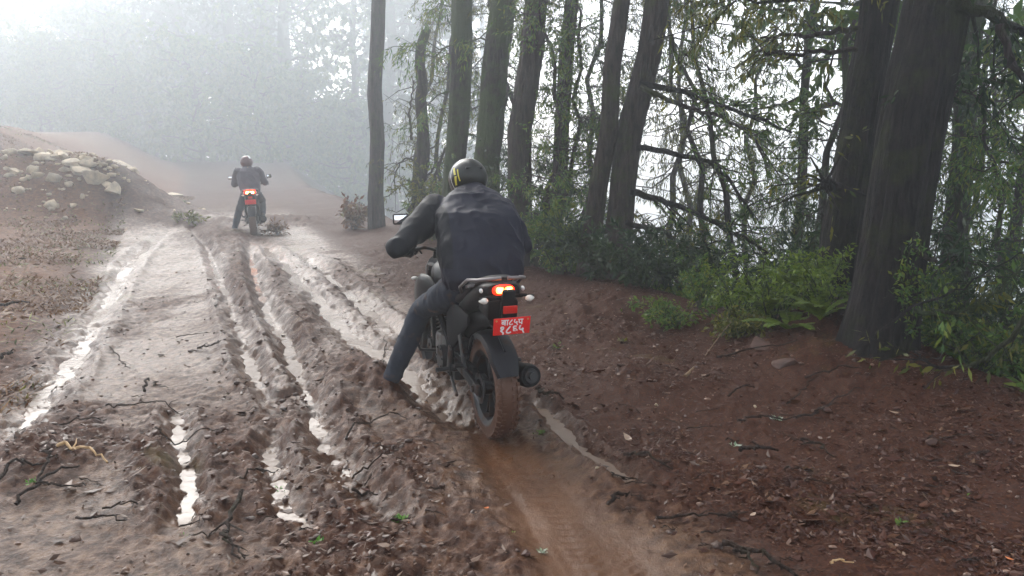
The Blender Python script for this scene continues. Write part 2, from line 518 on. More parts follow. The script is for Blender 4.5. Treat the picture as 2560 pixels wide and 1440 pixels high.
RUTW = [(np.array([gpt(*p) for p in P]), w, dep, lev) for (P, w, dep, lev) in RUTS]
TRACKW = np.array([gpt(*p) for p in TRACK])
# heaps of dug-up mud: pixel centre, half width px, half height px, height m
HEAPS = [(900, 950, 120, 60, 0.10), (960, 985, 70, 40, 0.07), (150, 1150, 200, 60, 0.08), (375, 1180, 60, 90, 0.07), (600, 680, 50, 95, 0.09), (545, 592, 85, 34, 0.11),
         (720, 1040, 50, 70, 0.07), (760, 830, 50, 80, 0.06), (860, 1060, 60, 90, 0.05), (560, 1140, 70, 60, 0.05), (1000, 1150, 90, 90, 0.05), (700, 690, 30, 60, 0.05),
         (850, 700, 60, 50, 0.05), (1000, 640, 110, 50, 0.06), (1500, 800, 130, 60, 0.16), (1600, 960, 100, 40, 0.07), (1900, 1230, 220, 60, 0.05), (2130, 870, 150, 60, 0.32),
         (900, 1330, 130, 90, 0.04), (350, 560, 200, 16, 0.10), (740, 560, 130, 12, 0.13), (1100, 880, 60, 40, 0.04), (1480, 1090, 60, 40, 0.04), (1640, 1150, 90, 40, 0.05)]
HEAPW = []
for (cx, cy, a, b, hh) in HEAPS:
    c = gpt(cx, cy); e1 = gpt(cx + a, cy); e2 = gpt(cx, cy - b)
    HEAPW.append((c, abs(e1[0] - c[0]), np.linalg.norm(e2 - c) * 0.9, hh, (e2 - c) / np.linalg.norm(e2 - c)))
def ground(x, y, masks=False):
    x = np.asarray(x, float); y = np.asarray(y, float)
    h = base_h(x, y)
    xe = np.interp(y, YE, XE); xl = np.interp(y, YL, XL)
    near = sstep(60, 25, np.hypot(x, y))
    road = sstep(0.3, -0.5, xl - x) * sstep(0.2, -1.2, x - xe)
    right = sstep(0.25, 0.9, (x - (-0.1 - 0.364 * (y - 4.5))))     # right of the line the near wheel runs on
    clod = np.clip((fbm2(x * 1.3, y * 1.3, 3, 21) - 0.45) * 3, 0, 1)
    rutm = np.zeros_like(h)
    for (P, w, dep, lev) in RUTW:
        d, t = seg_dist(x, y, P, [w] * len(P)); rutm = np.maximum(rutm, np.exp(-(d / 1.25) ** 2))
    heap = np.zeros_like(h)
    for (c, a, b, hh, dr) in HEAPW:
        px_, py_ = x - c[0], y - c[1]
        al = px_ * dr[0] + py_ * dr[1]; ac = px_ * dr[1] - py_ * dr[0]
        g = np.exp(-(ac / a) ** 2 - (al / b) ** 2)
        heap = np.maximum(heap, g * (0.6 + hh * 4))
        g = g * (1 - 0.85 * rutm)
        h = h + g * hh * (0.5 + fbm2(x * 6, y * 6, 3, 40))
    heap = np.clip(heap, 0, 1)
    trd, _ = seg_dist(x, y, TRACKW, [0.10, 0.15, 0.19, 0.22, 0.24, 0.25, 0.25])
    trd = trd + 0.5 * (fbm2(x * 3, y * 3, 3, 77) - 0.5)
    track = sstep(1.45, 0.65, trd)
    rut = np.zeros_like(h); berm = np.zeros_like(h)
    for (P, w, dep, lev) in RUTW:
        d, t = seg_dist(x, y, P, [w] * len(P))
        end = sstep(0, 0.6, t) * sstep(len(P) - 1, len(P) - 1.6, t)
        wob = d + 0.55 * (fbm2(x * 3.2, y * 3.2, 3, 33) - 0.5)
        prof = -dep * np.exp(-(np.maximum(wob, 0) / 0.95) ** 2 * 1.3)
        bm_ = np.exp(-((wob - 1.9) / 0.55) ** 2)
        h = h + (prof + 0.028 * bm_) * end
        rut = np.maximum(rut, np.exp(-(d / 1.5) ** 2) * end); berm = np.maximum(berm, bm_ * end)
    sx, sy = x - TRACKW[1][0], y - TRACKW[1][1]
    TD = (TRACKW[4] - TRACKW[1]) / np.linalg.norm(TRACKW[4] - TRACKW[1])
    sa = sx * TD[0] + sy * TD[1]; la = sx * TD[1] - sy * TD[0] + 0.03 * np.sin(sa * 2.2)
    lugs = np.maximum(0, np.sin(2 * np.pi * (sa + 0.5 * np.abs(la)) / 0.062)) * (np.exp(-((la - 0.01) / 0.055) ** 2) + 0.8 * np.exp(-((la + 0.15) / 0.045) ** 2)) * np.clip(vn2(sa * 2.5, la * 6, 8) * 2 - 0.35, 0, 1)
    h = h - 0.035 * track + track * (0.020 * lugs + 0.026 * (fbm2(la * 11, sa * 1.3, 3, 66) - 0.5))
    rough = (0.35 + 0.65 * np.clip(clod + heap + 0.6 * berm + 0.75 * rut, 0, 1)) * (1 - 0.85 * track) * near
    n1 = fbm2(x * 3.1, y * 3.1, 2, 1) - 0.5
    n0 = fbm2(x * 1.1, y * 1.1, 3, 71) - 0.5
    h = h + 0.22 * n0 * sstep(0.3, 2.5, xl - x) * near + 0.05 * np.where(xl - x > 0, 1 - np.abs(fbm2(x * 3.3, y * 3.3, 3, 72) * 2 - 1), 0) * sstep(0.3, 2.5, xl - x)
    n2 = 1 - np.abs(fbm2(x * 9, y * 9, 2, 2) * 2 - 1) - 0.6
    n3 = 1 - np.abs(fbm2(x * 24, y * 24, 2, 3) * 2 - 1) - 0.6
    n4 = vn2(x * 60, y * 60, 4) - 0.5
    h = h + rut * (1 - track) * 0.022 * (fbm2(x * 17, y * 12, 2, 89) - 0.5) * 2 + rut * (1 - track) * 0.034 * (fbm2(x * 7, y * 4.5, 3, 88) - 0.5) * 2 + rough * (0.045 * n1 + 0.045 * n2 + 0.026 * n3 + 0.009 * n4)
    if not masks: return h
    wet = np.clip(road * (0.45 + 0.5 * (fbm2(x * 1.6, y * 1.6, 3, 60) - 0.4)) + 0.28 * rut, 0, 1) * sstep(30, 17, y + 3 * (fbm2(x * 0.5, y * 0.5, 3, 44) - 0.5)) * (1 - 0.85 * right) * (1 - 0.75 * heap)
    wet = wet * (1 - 0.6 * clod * (1 - rut))
    bank = sstep(-0.2, 0.8, xl - x)
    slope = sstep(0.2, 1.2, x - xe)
    return h, dict(wet=wet, right=right * (1 - track), track=track, heap=np.clip(heap + 0.5 * berm + 0.45 * clod, 0, 1) * (1 - track), bank=bank, slope=slope, rut=rut)

# structured grid, fine near the camera
a = np.linspace(-1, 1, 860)
gout = np.array([1, 0.72, 0.5, 0.35, 0.24, 0.16, 0.1, 0.06, 0.03])
rows = np.concatenate([np.linspace(-35, 0.8, 14), np.geomspace(1.0, 45, 640), np.geomspace(47, 150, 16)])
W = np.where(rows < 1, 3.2, 0.93 * rows + 2.3)[:, None]
Xg = np.concatenate([-(W + (150 - W) * gout[None, :]), W * a[None, :], W + (150 - W) * gout[None, ::-1]], axis=1)
Yg = np.repeat(rows[:, None], Xg.shape[1], axis=1)
nr, nc = Xg.shape
Hg, MK = ground(Xg.ravel(), Yg.ravel(), True)
V = np.stack([Xg.ravel(), Yg.ravel(), Hg], 1)
ii = (np.arange(nr - 1)[:, None] * nc + np.arange(nc - 1)[None, :]).ravel()
Q = np.stack([ii, ii + 1, ii + nc + 1, ii + nc], 1)

def groundmat():
    m, nt, b = _nt('muddy_ground')
    N, L = nt.nodes, nt.links
    tc = N.new('ShaderNodeTexCoord')
    def noise(scale, det=6, rough=0.6, sy=None):
        n = N.new('ShaderNodeTexNoise'); n.inputs['Scale'].default_value = scale; n.inputs['Detail'].default_value = det; n.inputs['Roughness'].default_value = rough
        if sy:
            mp = N.new('ShaderNodeMapping'); mp.inputs['Scale'].default_value = sy
            L.new(tc.outputs['Object'], mp.inputs['Vector']); L.new(mp.outputs[0], n.inputs['Vector'])
        else: L.new(tc.outputs['Object'], n.inputs['Vector'])
        return n.outputs['Fac']
    def ramp(fac, stops):
        r = N.new('ShaderNodeValToRGB'); e = r.color_ramp.elements
        while len(e) < len(stops): e.new(0.5)
        for i, (p, c) in enumerate(stops):
            e[i].position = p; e[i].color = (*c, 1) if hasattr(c, '__len__') else (c, c, c, 1)
        L.new(fac, r.inputs['Fac']); return r.outputs['Color']
    def mix(fac, a_, b_):
        x = N.new('ShaderNodeMix'); x.data_type = 'RGBA'
        L.new(fac, x.inputs['Factor']); L.new(a_, x.inputs['A']); L.new(b_, x.inputs['B']); return x.outputs['Result']
    def attr(n):
        q = N.new('ShaderNodeAttribute'); q.attribute_name = n; return q.outputs['Fac']
    def math_(op, a_, b_=None, clamp=False):
        q = N.new('ShaderNodeMath'); q.operation = op; q.use_clamp = clamp
        for i, v in enumerate((a_, b_)):
            if v is None: continue
            if isinstance(v, (int, float)): q.inputs[i].default_value = v
            else: L.new(v, q.inputs[i])
        return q.outputs[0]
    nA, nB, nC = noise(1.1, 8, 0.65), noise(14, 6, 0.7), noise(70, 4, 0.7)
    grey = ramp(nB, [(0.32, (0.027, 0.0095, 0.0035)), (0.5, (0.076, 0.032, 0.012)), (0.68, (0.145, 0.072, 0.033))])
    brown = ramp(nB, [(0.3, (0.014, 0.0042, 0.0018)), (0.52, (0.050, 0.0155, 0.0055)), (0.72, (0.11, 0.043, 0.016))])
    litter = ramp(nC, [(0.3, (0.013, 0.0038, 0.0018)), (0.5, (0.042, 0.0125, 0.0052)), (0.62, (0.072, 0.025, 0.010)), (0.78, (0.12, 0.052, 0.022))])
    clay = ramp(nA, [(0.3, (0.062, 0.025, 0.010)), (0.7, (0.13, 0.058, 0.025))])
    bank = ramp(nB, [(0.3, (0.034, 0.012, 0.004)), (0.5, (0.105, 0.037, 0.011)), (0.72, (0.18, 0.080, 0.024))])
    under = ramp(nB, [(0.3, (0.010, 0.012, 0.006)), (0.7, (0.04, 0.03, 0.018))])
    olive = ramp(nC, [(0.3, (0.06, 0.055, 0.015)), (0.7, (0.14, 0.10, 0.03))])
    wmask = math_('ADD', attr('wet'), math_('MULTIPLY', math_('SUBTRACT', nB, 0.5), 0.9), True)
    c = mix(ramp(wmask, [(0.18, 0.0), (0.5, 1.0)]), brown, grey)
    c = mix(math_('MULTIPLY', attr('heap'), 0.85), c, brown)
    c = mix(ramp(math_('ADD', attr('right'), math_('MULTIPLY', math_('SUBTRACT', nB, 0.5), 0.5)), [(0.3, 0.0), (0.7, 1.0)]), c, litter)
    c = mix(ramp(noise(0.9, 5, 0.7), [(0.60, 0.0), (0.74, 0.75)]), c, olive)
    c = mix(attr('bank'), c, bank)
    c = mix(attr('track'), c, clay)
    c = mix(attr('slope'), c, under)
    L.new(c, b.inputs['Base Color'])
    rr = ramp(math_('ADD', math_('MULTIPLY', wmask, 0.9), math_('MULTIPLY', attr('track'), 0.12)), [(0.1, 0.72), (0.45, 0.38), (0.8, 0.24)])
    rsp = math_('ADD', rr, math_('MULTIPLY', math_('SUBTRACT', nC, 0.5), 0.35), True)
    L.new(rsp, b.inputs['Roughness'])
    L.new(math_('ADD', 0.12, math_('MULTIPLY', wmask, 0.34)), b.inputs['Specular IOR Level'])
    hgt = math_('ADD', math_('MULTIPLY', nB, 1.0), math_('MULTIPLY', nC, 0.45))
    bp = N.new('ShaderNodeBump'); bp.inputs['Distance'].default_value = 0.02
    L.new(math_('SUBTRACT', math_('SUBTRACT', 0.75, math_('MULTIPLY', attr('track'), 0.35)), math_('MULTIPLY', attr('rut'), 0.35), True), bp.inputs['Strength'])
    L.new(hgt, bp.inputs['Height']); L.new(bp.outputs['Normal'], b.inputs['Normal'])
    return m
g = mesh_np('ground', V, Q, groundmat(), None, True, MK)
tag(g, kind='structure')

# water standing in the ruts
m, nt, b = _nt('muddy_water')
b.inputs['Base Color'].default_value = (0.17, 0.12, 0.09, 1)
b.inputs['Roughness'].default_value = 0.24
b.inputs['Specular IOR Level'].default_value = 0.32
_n = nt.nodes.new('ShaderNodeTexNoise'); _n.inputs['Scale'].default_value = 18; _n.inputs['Detail'].default_value = 5
_t = nt.nodes.new('ShaderNodeTexCoord'); _b = nt.nodes.new('ShaderNodeBump'); _b.inputs['Strength'].default_value = 0.55; _b.inputs['Distance'].default_value = 0.008
nt.links.new(_t.outputs['Object'], _n.inputs['Vector']); nt.links.new(_n.outputs['Fac'], _b.inputs['Height']); nt.links.new(_b.outputs['Normal'], b.inputs['Normal'])
M['water'] = m
for (P, w, dep, lev) in RUTW:
    # resample the centre line
    seg = np.concatenate([[0], np.cumsum(np.hypot(*np.diff(P, axis=0).T))])
    n = max(8, int(seg[-1] / 0.12)); s = np.linspace(seg[-1] * 0.03, seg[-1] * 0.97, n)
    cx, cy = np.interp(s, seg, P[:, 0]), np.interp(s, seg, P[:, 1])
    tx, ty = np.gradient(cx), np.gradient(cy); tl = np.hypot(tx, ty); nx, ny = -ty / tl, tx / tl
    k = np.linspace(-1.1, 1.1, 5)
    w = w * (0.15 + 0.85 * np.sin(np.pi * np.linspace(0.02, 0.98, n)) ** 0.35)[:, None] * (0.75 + 0.5 * vn2(s * 1.7, s * 0, 5))[:, None]
    X = cx[:, None] + nx[:, None] * k[None, :] * w; Y = cy[:, None] + ny[:, None] * k[None, :] * w
    Zc = base_h(cx, cy) + lev - 0.07 * (1 - np.clip(np.sin(np.pi * np.linspace(0.0, 1.0, n)) * 5, 0, 1)) ** 1.5
    Z = np.repeat(Zc[:, None], 5, 1)
    VV = np.stack([X.ravel(), Y.ravel(), Z.ravel()], 1)
    ii = (np.arange(n - 1)[:, None] * 5 + np.arange(4)[None, :]).ravel()
    o = mesh_np('puddle', VV, np.stack([ii, ii + 1, ii + 6, ii + 5], 1), M['water'], None, True)
    tag(o, kind='structure')
GZ = lambda x, y: float(ground(np.array([x]), np.array([y]))[0])

# haze: even pale air round the whole scene
hz = MB(); hz.box((0, 57, 8.0), (310, 196, 68))
m = bpy.data.materials.new('haze_air'); m.use_nodes = True
nt = m.node_tree; nt.nodes.clear()
vo = nt.nodes.new('ShaderNodeVolumePrincipled'); oo = nt.nodes.new('ShaderNodeOutputMaterial')
vo.inputs['Density'].default_value = HAZE_DENSITY
vo.inputs['Color'].default_value = (0.88, 0.94, 1.0, 1)
vo.inputs['Anisotropy'].default_value = 0.65
nt.links.new(vo.outputs[0], oo.inputs['Volume'])
o = hz.build('haze', m, None, False); tag(o, kind='stuff')

# ------------------------------------------------------------------ trees
def wiggle(p0, p1, n, amp, r_, sag=0.0):
    p0, p1 = np.array(p0, float), np.array(p1, float)
    t = np.linspace(0, 1, n)[:, None]
    P = p0 * (1 - t) + p1 * t
    off = np.cumsum(r_.normal(0, 1, (n, 3)), 0); off -= off[0]; off -= t * off[-1]
    P = P + off * amp
    P[:, 2] -= sag * 4 * (t[:, 0] * (1 - t[:, 0]))
    return P
def trunk_mesh(mb, P, rad, n=18, seed=1, flare=1.6, flare_h=0.5, ridge=0.10, step=0.07):
    """bark-ridged tapering trunk along P"""
    P = np.asarray(P, float)
    seg = np.concatenate([[0], np.cumsum(np.linalg.norm(np.diff(P, axis=0), axis=1))])
    m = max(6, min(int(seg[-1] / step), 110)); s = np.linspace(0, seg[-1], m)
    C = np.stack([np.interp(s, seg, P[:, k]) for k in range(3)], 1)
    rr = np.interp(s, seg, rad)
    rr = rr * (1 + (flare - 1) * np.exp(-s / flare_h))
    a = np.linspace(0, 2 * np.pi, n, endpoint=False)
    ca, sa = np.cos(a), np.sin(a)
    rg = vn3(np.repeat((ca * 3.4)[None], m, 0) + 9, np.repeat((sa * 3.4)[None], m, 0), np.repeat(s[:, None] * 0.9, n, 1), seed) - 0.5
    rg2 = 1.6 * (1 - 2 * np.abs(vn3(np.repeat((ca * 7)[None], m, 0) + 4, np.repeat((sa * 7)[None], m, 0), np.repeat(s[:, None] * 1.6, n, 1), seed + 3) - 0.5)) - 0.8
    root = np.maximum(0, np.cos(a * 4 + seed))[None] * np.exp(-s / (flare_h * 0.6))[:, None] * 0.5 * (flare - 1)
    RR = rr[:, None] * (1 + ridge * 2.2 * rg + ridge * rg2 + root)
    V = np.stack([C[:, 0:1] + RR * ca, C[:, 1:2] + RR * sa, np.repeat(C[:, 2:3], n, 1)], 2).reshape(-1, 3)
    F = []
    for i in range(m - 1):
        for k in range(n):
            k2 = (k + 1) % n
            F.append((i * n + k, i * n + k2, (i + 1) * n + k2, (i + 1) * n + k))
    F.append(tuple((m - 1) * n + k for k in range(n)))
    mb.add(V, F)
class Leaves:
    def __init__(self): self.B = []; self.T = []; self.S = []
    def along(self, P, n, L, W, r_, droop=0.6, spread=0.9, off=0.02, t0=0.15):
        P = np.asarray(P); k = len(P) - 1
        t = t0 + (1 - t0) * r_.random(n); f = t * k; i = np.minimum(f.astype(int), k - 1); f = (f - i)[:, None]
        base = P[i] * (1 - f) + P[i + 1] * f + r_.normal(0, off, (n, 3))
        d = P[i + 1] - P[i]; d /= np.linalg.norm(d, axis=1)[:, None] + 1e-9
        d = d * 0.6 + r_.normal(0, spread * 0.6, (n, 3)); d[:, 2] -= droop
        d /= np.linalg.norm(d, axis=1)[:, None] + 1e-9
        ln = L * r_.uniform(0.6, 1.3, (n, 1))
        s = np.cross(d, r_.normal(0, 1, (n, 3))); s /= np.linalg.norm(s, axis=1)[:, None] + 1e-9
        self.B.append(base); self.T.append(base + d * ln); self.S.append(s * (W * ln / L) * 0.5)
    def build(self, name, mat_, parent=None, lim=None):
        B, T, S = np.concatenate(self.B), np.concatenate(self.T), np.concatenate(self.S)
        mid = B * 0.55 + T * 0.45
        m = len(B)
        V = np.stack([B, mid + S, T, mid - S], 1).reshape(-1, 3)
        Q = np.arange(m * 4).reshape(m, 4)
        return mesh_np(name, V, Q, mat_, parent)
def branch_with_leaves(mb, lv, P, r0, r_, ntw, tl, nlv, L, W, droop, tip_bias=0.25, sides=5, tw_r=0.004, down=0.35):
    P = np.asarray(P); k = len(P) - 1
    mb.tube(P.tolist(), list(np.linspace(r0, max(0.15 * r0, 0.003), len(P))), sides, False)
    for j in range(ntw):
        t = tip_bias + (1 - tip_bias) * r_.random(); f = t * k; i = min(int(f), k - 1); f -= i
        p = P[i] * (1 - f) + P[i + 1] * f
        d = (P[i + 1] - P[i]); d /= np.linalg.norm(d) + 1e-9
        q = d * 0.6 + r_.normal(0, 0.6, 3); q[2] -= down; q /= np.linalg.norm(q)
        ln = tl * r_.uniform(0.5, 1.3)
        TP = np.array([p, p + q * ln * 0.5 + r_.normal(0, 0.02, 3), p + q * ln + np.array([0, 0, -0.18 * ln])])
        mb.tube(TP.tolist(), [tw_r, tw_r * 0.8, tw_r * 0.4], 3, False)
        if nlv: lv.along(TP, nlv, L, W, r_, droop)
def radial_branches(mb, lv, P, r_, nb, z0, z1, bl, rise, sag, ntw, tl, nlv, L, W, droop, br=0.02, az=None, down=0.35, taper=0.5):
    P = np.asarray(P)
    for j in range(nb):
        z = z0 + (z1 - z0) * (j + r_.random()) / nb
        k = np.interp(z, P[:, 2], np.arange(len(P))); i = min(int(k), len(P) - 2); f = k - i
        p = P[i] * (1 - f) + P[i + 1] * f
        a = r_.uniform(0, 2 * np.pi) if az is None else az[0] + r_.uniform(-az[1], az[1])
        ln = bl * r_.uniform(0.55, 1.2) * (1 - taper * (z - z0) / max(0.1, z1 - z0))
        e = p + np.array([np.cos(a) * ln, np.sin(a) * ln, rise * ln + r_.normal(0, 0.15 * ln)])
        BP = wiggle(p, e, 7, 0.05 * ln, r_, sag * ln)
        branch_with_leaves(mb, lv, BP, br * (0.6 + ln / bl * 0.6), r_, ntw, tl, nlv, L, W, droop, down=down)

def tree(name, label, cat, base, lean, height, r0, bark, leaf, seed, group, rtop=0.55, crown=None, flare=1.5, n=30, extra=None, wig=0.05, ridge=0.10, z_base=None):
    r_ = np.random.default_rng(seed)
    bx, by = base
    bz = (GZ(bx, by) if z_base is None else z_base) - 0.25
    root = empty(name, (bx, by, bz)); tag(root, label, cat, group)
    P = wiggle((0, 0, 0), (lean[0] * height, lean[1] * height, height), 14, wig, r_)
    mb, lv = MB(), Leaves()
    trunk_mesh(mb, P, [r0 * (1 - (1 - rtop) * i / 13) for i in range(14)], n, seed, flare, ridge=ridge)
    if crown:
        for c in crown: radial_branches(mb, lv, P, r_, **c)
    if extra: extra(mb, lv, P, root, r_)
    mb.build('trunk', M[bark], root, fix=False)
    if lv.B: lv.build('crown', M[leaf], root)
    return root

NEAR = 'tall trunks along the edge of the drop'
# crowns of the edge trees: mostly above the frame, with some low drooping boughs
def hi(z0, z1, nb=26, bl=2.9, nlv=16, ntw=14): return dict(nb=nb, z0=z0, z1=z1, bl=bl, rise=0.15, sag=0.10, ntw=ntw, tl=0.6, nlv=nlv, L=0.16, W=0.065, droop=0.5, br=0.035)
def lo(z0, z1, nb=7, bl=1.6, az=None): return dict(nb=nb, z0=z0, z1=z1, bl=bl, rise=-0.1, sag=-0.05, ntw=17, tl=0.42, nlv=17, L=0.10, W=0.018, droop=0.7, br=0.016, az=az)
def edge(px, py, D=None, z=None):
    """foot of a trunk seen at this pixel: on the ground if z is None"""
    return gpt(px, py) if D is None else at(px, py, D)[:2]
def bough(mb, path, r0, r_, lv=None, sub=6, nlv=0, rt=0.35):
    P = np.array(path, float)
    m = 18; k = np.linspace(0, len(P) - 1, m)
    # smooth the polyline a little
    C = np.stack([np.interp(k, np.arange(len(P)), P[:, a_]) for a_ in range(3)], 1)
    for _ in range(2): C[1:-1] = (C[:-2] + C[1:-1] * 2 + C[2:]) / 4
    C[1:-1] += r_.normal(0, 0.012, (m - 2, 3))
    mb.tube(C.tolist(), list(np.linspace(r0, r0 * rt, m)), 8, True)
    for j in range(sub):
        i = r_.integers(3, m - 1); p = C[i]
        q = (C[i] - C[i - 1]); q = q / np.linalg.norm(q) + r_.normal(0, 0.7, 3); q /= np.linalg.norm(q)
        ln = r_.uniform(0.25, 0.7)
        TP = np.array([p, p + q * ln * 0.5 + r_.normal(0, 0.03, 3), p + q * ln + np.array([0, 0, -0.1])])
        mb.tube(TP.tolist(), [r0 * 0.3, r0 * 0.2, 0.003], 4, False)
        if lv is not None and nlv: lv.along(TP, nlv, 0.085, 0.024, r_, 0.6)
def with_boughs(paths, nlv=16, sub=7):
    """paths: list of (depth list or number, [(px,py)...], radius)"""
    def fn(mb, lv, P, root, r_):
        o = np.array(root.location)
        for (Y, pts, r0) in paths:
            Ys = Y if hasattr(Y, '__len__') else [Y] * len(pts)
            pw = [at(px, py, yy) - o for (px, py), yy in zip(pts, Ys)]
            b_ = MB(); bough(b_, pw, r0, r_, lv, sub, nlv)
            b_.build('branch', M['bark_dark' if r0 > 0.035 else 'bark_mid'], root, fix=False)
    return fn
def lean_of(pb, pt, Y):
    """lean that carries the axis from pixel pb to pixel pt at depth Y (ground foot to frame top)"""
    a_, b_ = at(*pb, Y), at(*pt, Y)
    return ((b_[0] - a_[0]) / (b_[2] - a_[2]), 0.0)

def T(label, foot, top, Y, r0, bark, leaf, seed, height=13, **kw):
    b_ = at(foot[0], foot[1], Y)
    zb = GZ(b_[0], Y)
    l = lean_of(foot, top, Y)
    # slide the foot down to the real ground along the lean
    bx = b_[0] + (zb - b_[2]) * l[0]
    return tree(kw.pop('name', 'conifer_tree'), label, 'tree', (bx, Y), l, height, r0, bark, leaf, seed, kw.pop('group', NEAR), **kw)

T('straight grey trunk nearest the far rider, with loose bark strips', (940, 575), (940, 0), 18.2, 0.165, 'bark_mid', 'leaf_dark', 11, 14, crown=[hi(7, 13.5, 20), ], rtop=0.6, flare=1.25, ridge=0.13)
T('broken-topped thin dead trunk between the two pale straight trunks', (1042, 600), (1062, 120), 15.5, 0.135, 'bark_mid', 'leaf_moss', 12, 4.1, name='dead_tree', flare=1.15, rtop=0.6, ridge=0.16,
  extra=with_boughs([(15.5, [(1075, 480), (1100, 400), (1135, 330), (1150, 240)], 0.035), (15.4, [(1030, 350), (1022, 280), (1035, 200)], 0.03),
                     (15.4, [(1045, 430), (1030, 395), (1000, 400), (985, 440), (990, 480)], 0.022), (15.3, [(1020, 530), (1060, 450), (1090, 410)], 0.04)], 4))
T('pale mossy trunk rising behind the near helmet', (1122, 640), (1152, 0), 13.8, 0.19, 'bark_moss', 'leaf_mid', 13, 14, crown=[hi(6.5, 13.5, 18), lo(2.6, 5, 5)], flare=1.2)
T('green moss-covered trunk just right of the near helmet', (1212, 640), (1272, 0), 12.6, 0.21, 'bark_moss', 'leaf_mid', 14, 14, crown=[hi(6.5, 13.5, 18), lo(2.6, 5, 5)], flare=1.2)
T('dark reddish trunk pressed against the green mossy trunk', (1288, 680), (1345, 0), 11.6, 0.175, 'bark_mid', 'leaf_dark', 15, 14, crown=[hi(6, 13.5, 18)], flare=1.25)
T('slim grey trunk between the reddish trunk and the twin trunks', (1370, 640), (1425, 0), 12.8, 0.125, 'bark_mid', 'leaf_dark', 16, 12, crown=[hi(5.5, 11.5, 16), lo(2.2, 5, 6)], flare=1.2)
T('left, thinner one of the twin leaning trunks in mid-frame', (1455, 720), (1560, 160), 10.4, 0.115, 'bark_mid', 'leaf_dark', 17, 9, crown=[hi(5.5, 8.8, 10, 2.0)], flare=1.4, rtop=0.7)
T('right, thicker one of the twin leaning trunks, with long bare boughs reaching right', (1535, 740), (1632, 0), 10.2, 0.165, 'bark_mid', 'leaf_mid', 18, 13,
  crown=[hi(5.6, 12.5, 18), lo(3.4, 5.4, 10, 2.0, (0.1, 0.8))], flare=1.45,
  extra=with_boughs([(10.1, [(1600, 210), (1700, 225), (1800, 262), (1900, 300), (1980, 332)], 0.040), (10.0, [(1600, 215), (1700, 262), (1790, 290), (1880, 330), (1920, 420)], 0.034),
                     (10.0, [(1575, 480), (1650, 500), (1760, 540), (1850, 590), (1930, 640)], 0.045), (9.9, [(1565, 555), (1650, 575), (1740, 635), (1820, 690)], 0.036),
                     (9.8, [(1555, 620), (1620, 640), (1680, 690), (1730, 750)], 0.026), (9.9, [(1590, 370), (1700, 385), (1780, 405), (1840, 470), (1890, 560)], 0.038)], 22, 12))
T('black leaning trunk touching the left side of the huge trunk', (2085, 800), (2195, 0), 6.9, 0.155, 'bark_dark', 'leaf_moss', 19, 11, crown=[hi(5, 10.5, 14), lo(2.7, 4.4, 9, 2.2, (3.0, 0.7))], flare=1.35, rtop=0.75, n=44, ridge=0.12,
  extra=with_boughs([(6.8, [(2150, 70), (2050, 86), (1960, 84), (1900, 95)], 0.024), (6.8, [(2140, 125), (2040, 128), (1950, 135), (1880, 130)], 0.022),
                     (6.7, [(2095, 470), (2065, 462), (2060, 458)], 0.05)], 10, 9))
T('huge black trunk in the foreground at the top of the leafy bank', (2178, 900), (2322, 0), 5.9, 0.225, 'bark_dark', 'leaf_dark', 20, 12, crown=[hi(4.6, 11.5, 16, 2.8)], flare=1.25, rtop=0.82, n=64, ridge=0.085,
  extra=with_boughs([(5.7, [(2370, 0), (2440, 20), (2510, 55), (2590, 95), (2680, 110)], 0.050), (5.6, [(2500, 60), (2530, 160), (2570, 220), (2640, 260)], 0.030),
                     (5.7, [(2285, 625), (2320, 650), (2370, 655), (2422, 645)], 0.020), (5.8, [(2330, 225), (2380, 228), (2440, 225)], 0.016)], 26, 10))
T('grey-green trunk standing behind and right of the huge black trunk', (2365, 700), (2462, 0), 9.6, 0.14, 'bark_moss', 'leaf_mid', 21, 11, crown=[hi(4.8, 10.5, 14), lo(1.8, 4.6, 10, 1.5)], flare=1.2)
T('slender far trunk visible between the twin trunks and the black trunk', (1990, 640), (2062, 60), 12.5, 0.085, 'bark_mid', 'leaf_mid', 22, 10, crown=[hi(4.6, 9.5, 14), lo(0.5, 4.6, 14, 1.5)], flare=1.2)
T('thin trunk rising through the foliage at the right frame edge', (2520, 760), (2600, 0), 8.2, 0.06, 'bark_mid', 'leaf_mid', 23, 8, crown=[lo(0.4, 6, 22, 1.2)], flare=1.2)

# understory trees on the falling slope: five forms, then copies
def under_form(seed, leaf, h, dens, L, W, droop, rise, nb=34, bl=1.5):
    r_ = np.random.default_rng(seed)
    root = empty('understory_tree')
    P = wiggle((0, 0, 0), (r_.normal(0, 0.4), r_.normal(0, 0.4), h), 14, 0.10, r_)
    mb, lv = MB(), Leaves()
    trunk_mesh(mb, P, list(np.linspace(0.065, 0.018, 14)), 10, seed, 1.2)
    radial_branches(mb, lv, P, r_, nb, 1.0, h, bl, rise, 0.12, 9, 0.42, dens, L, W, droop, 0.014)
    mb.build('trunk', M['bark_mid'], root, fix=False)
    lv.build('crown', M[leaf], root)
    return root
forms = [under_form(101, 'leaf_dark', 7.5, 16, 0.10, 0.016, 0.9, -0.1, 42), under_form(102, 'leaf_mid', 6.5, 15, 0.10, 0.020, 0.7, 0.2, 40),
         under_form(103, 'leaf_moss', 7.0, 15, 0.085, 0.018, 0.8, 0.1, 30), under_form(104, 'leaf_moss', 8.0, 14, 0.11, 0.014, 1.1, -0.2, 36, 1.9), under_form(105, 'leaf_mid', 5.5, 17, 0.08, 0.026, 0.5, 0.3, 38, 1.3)]
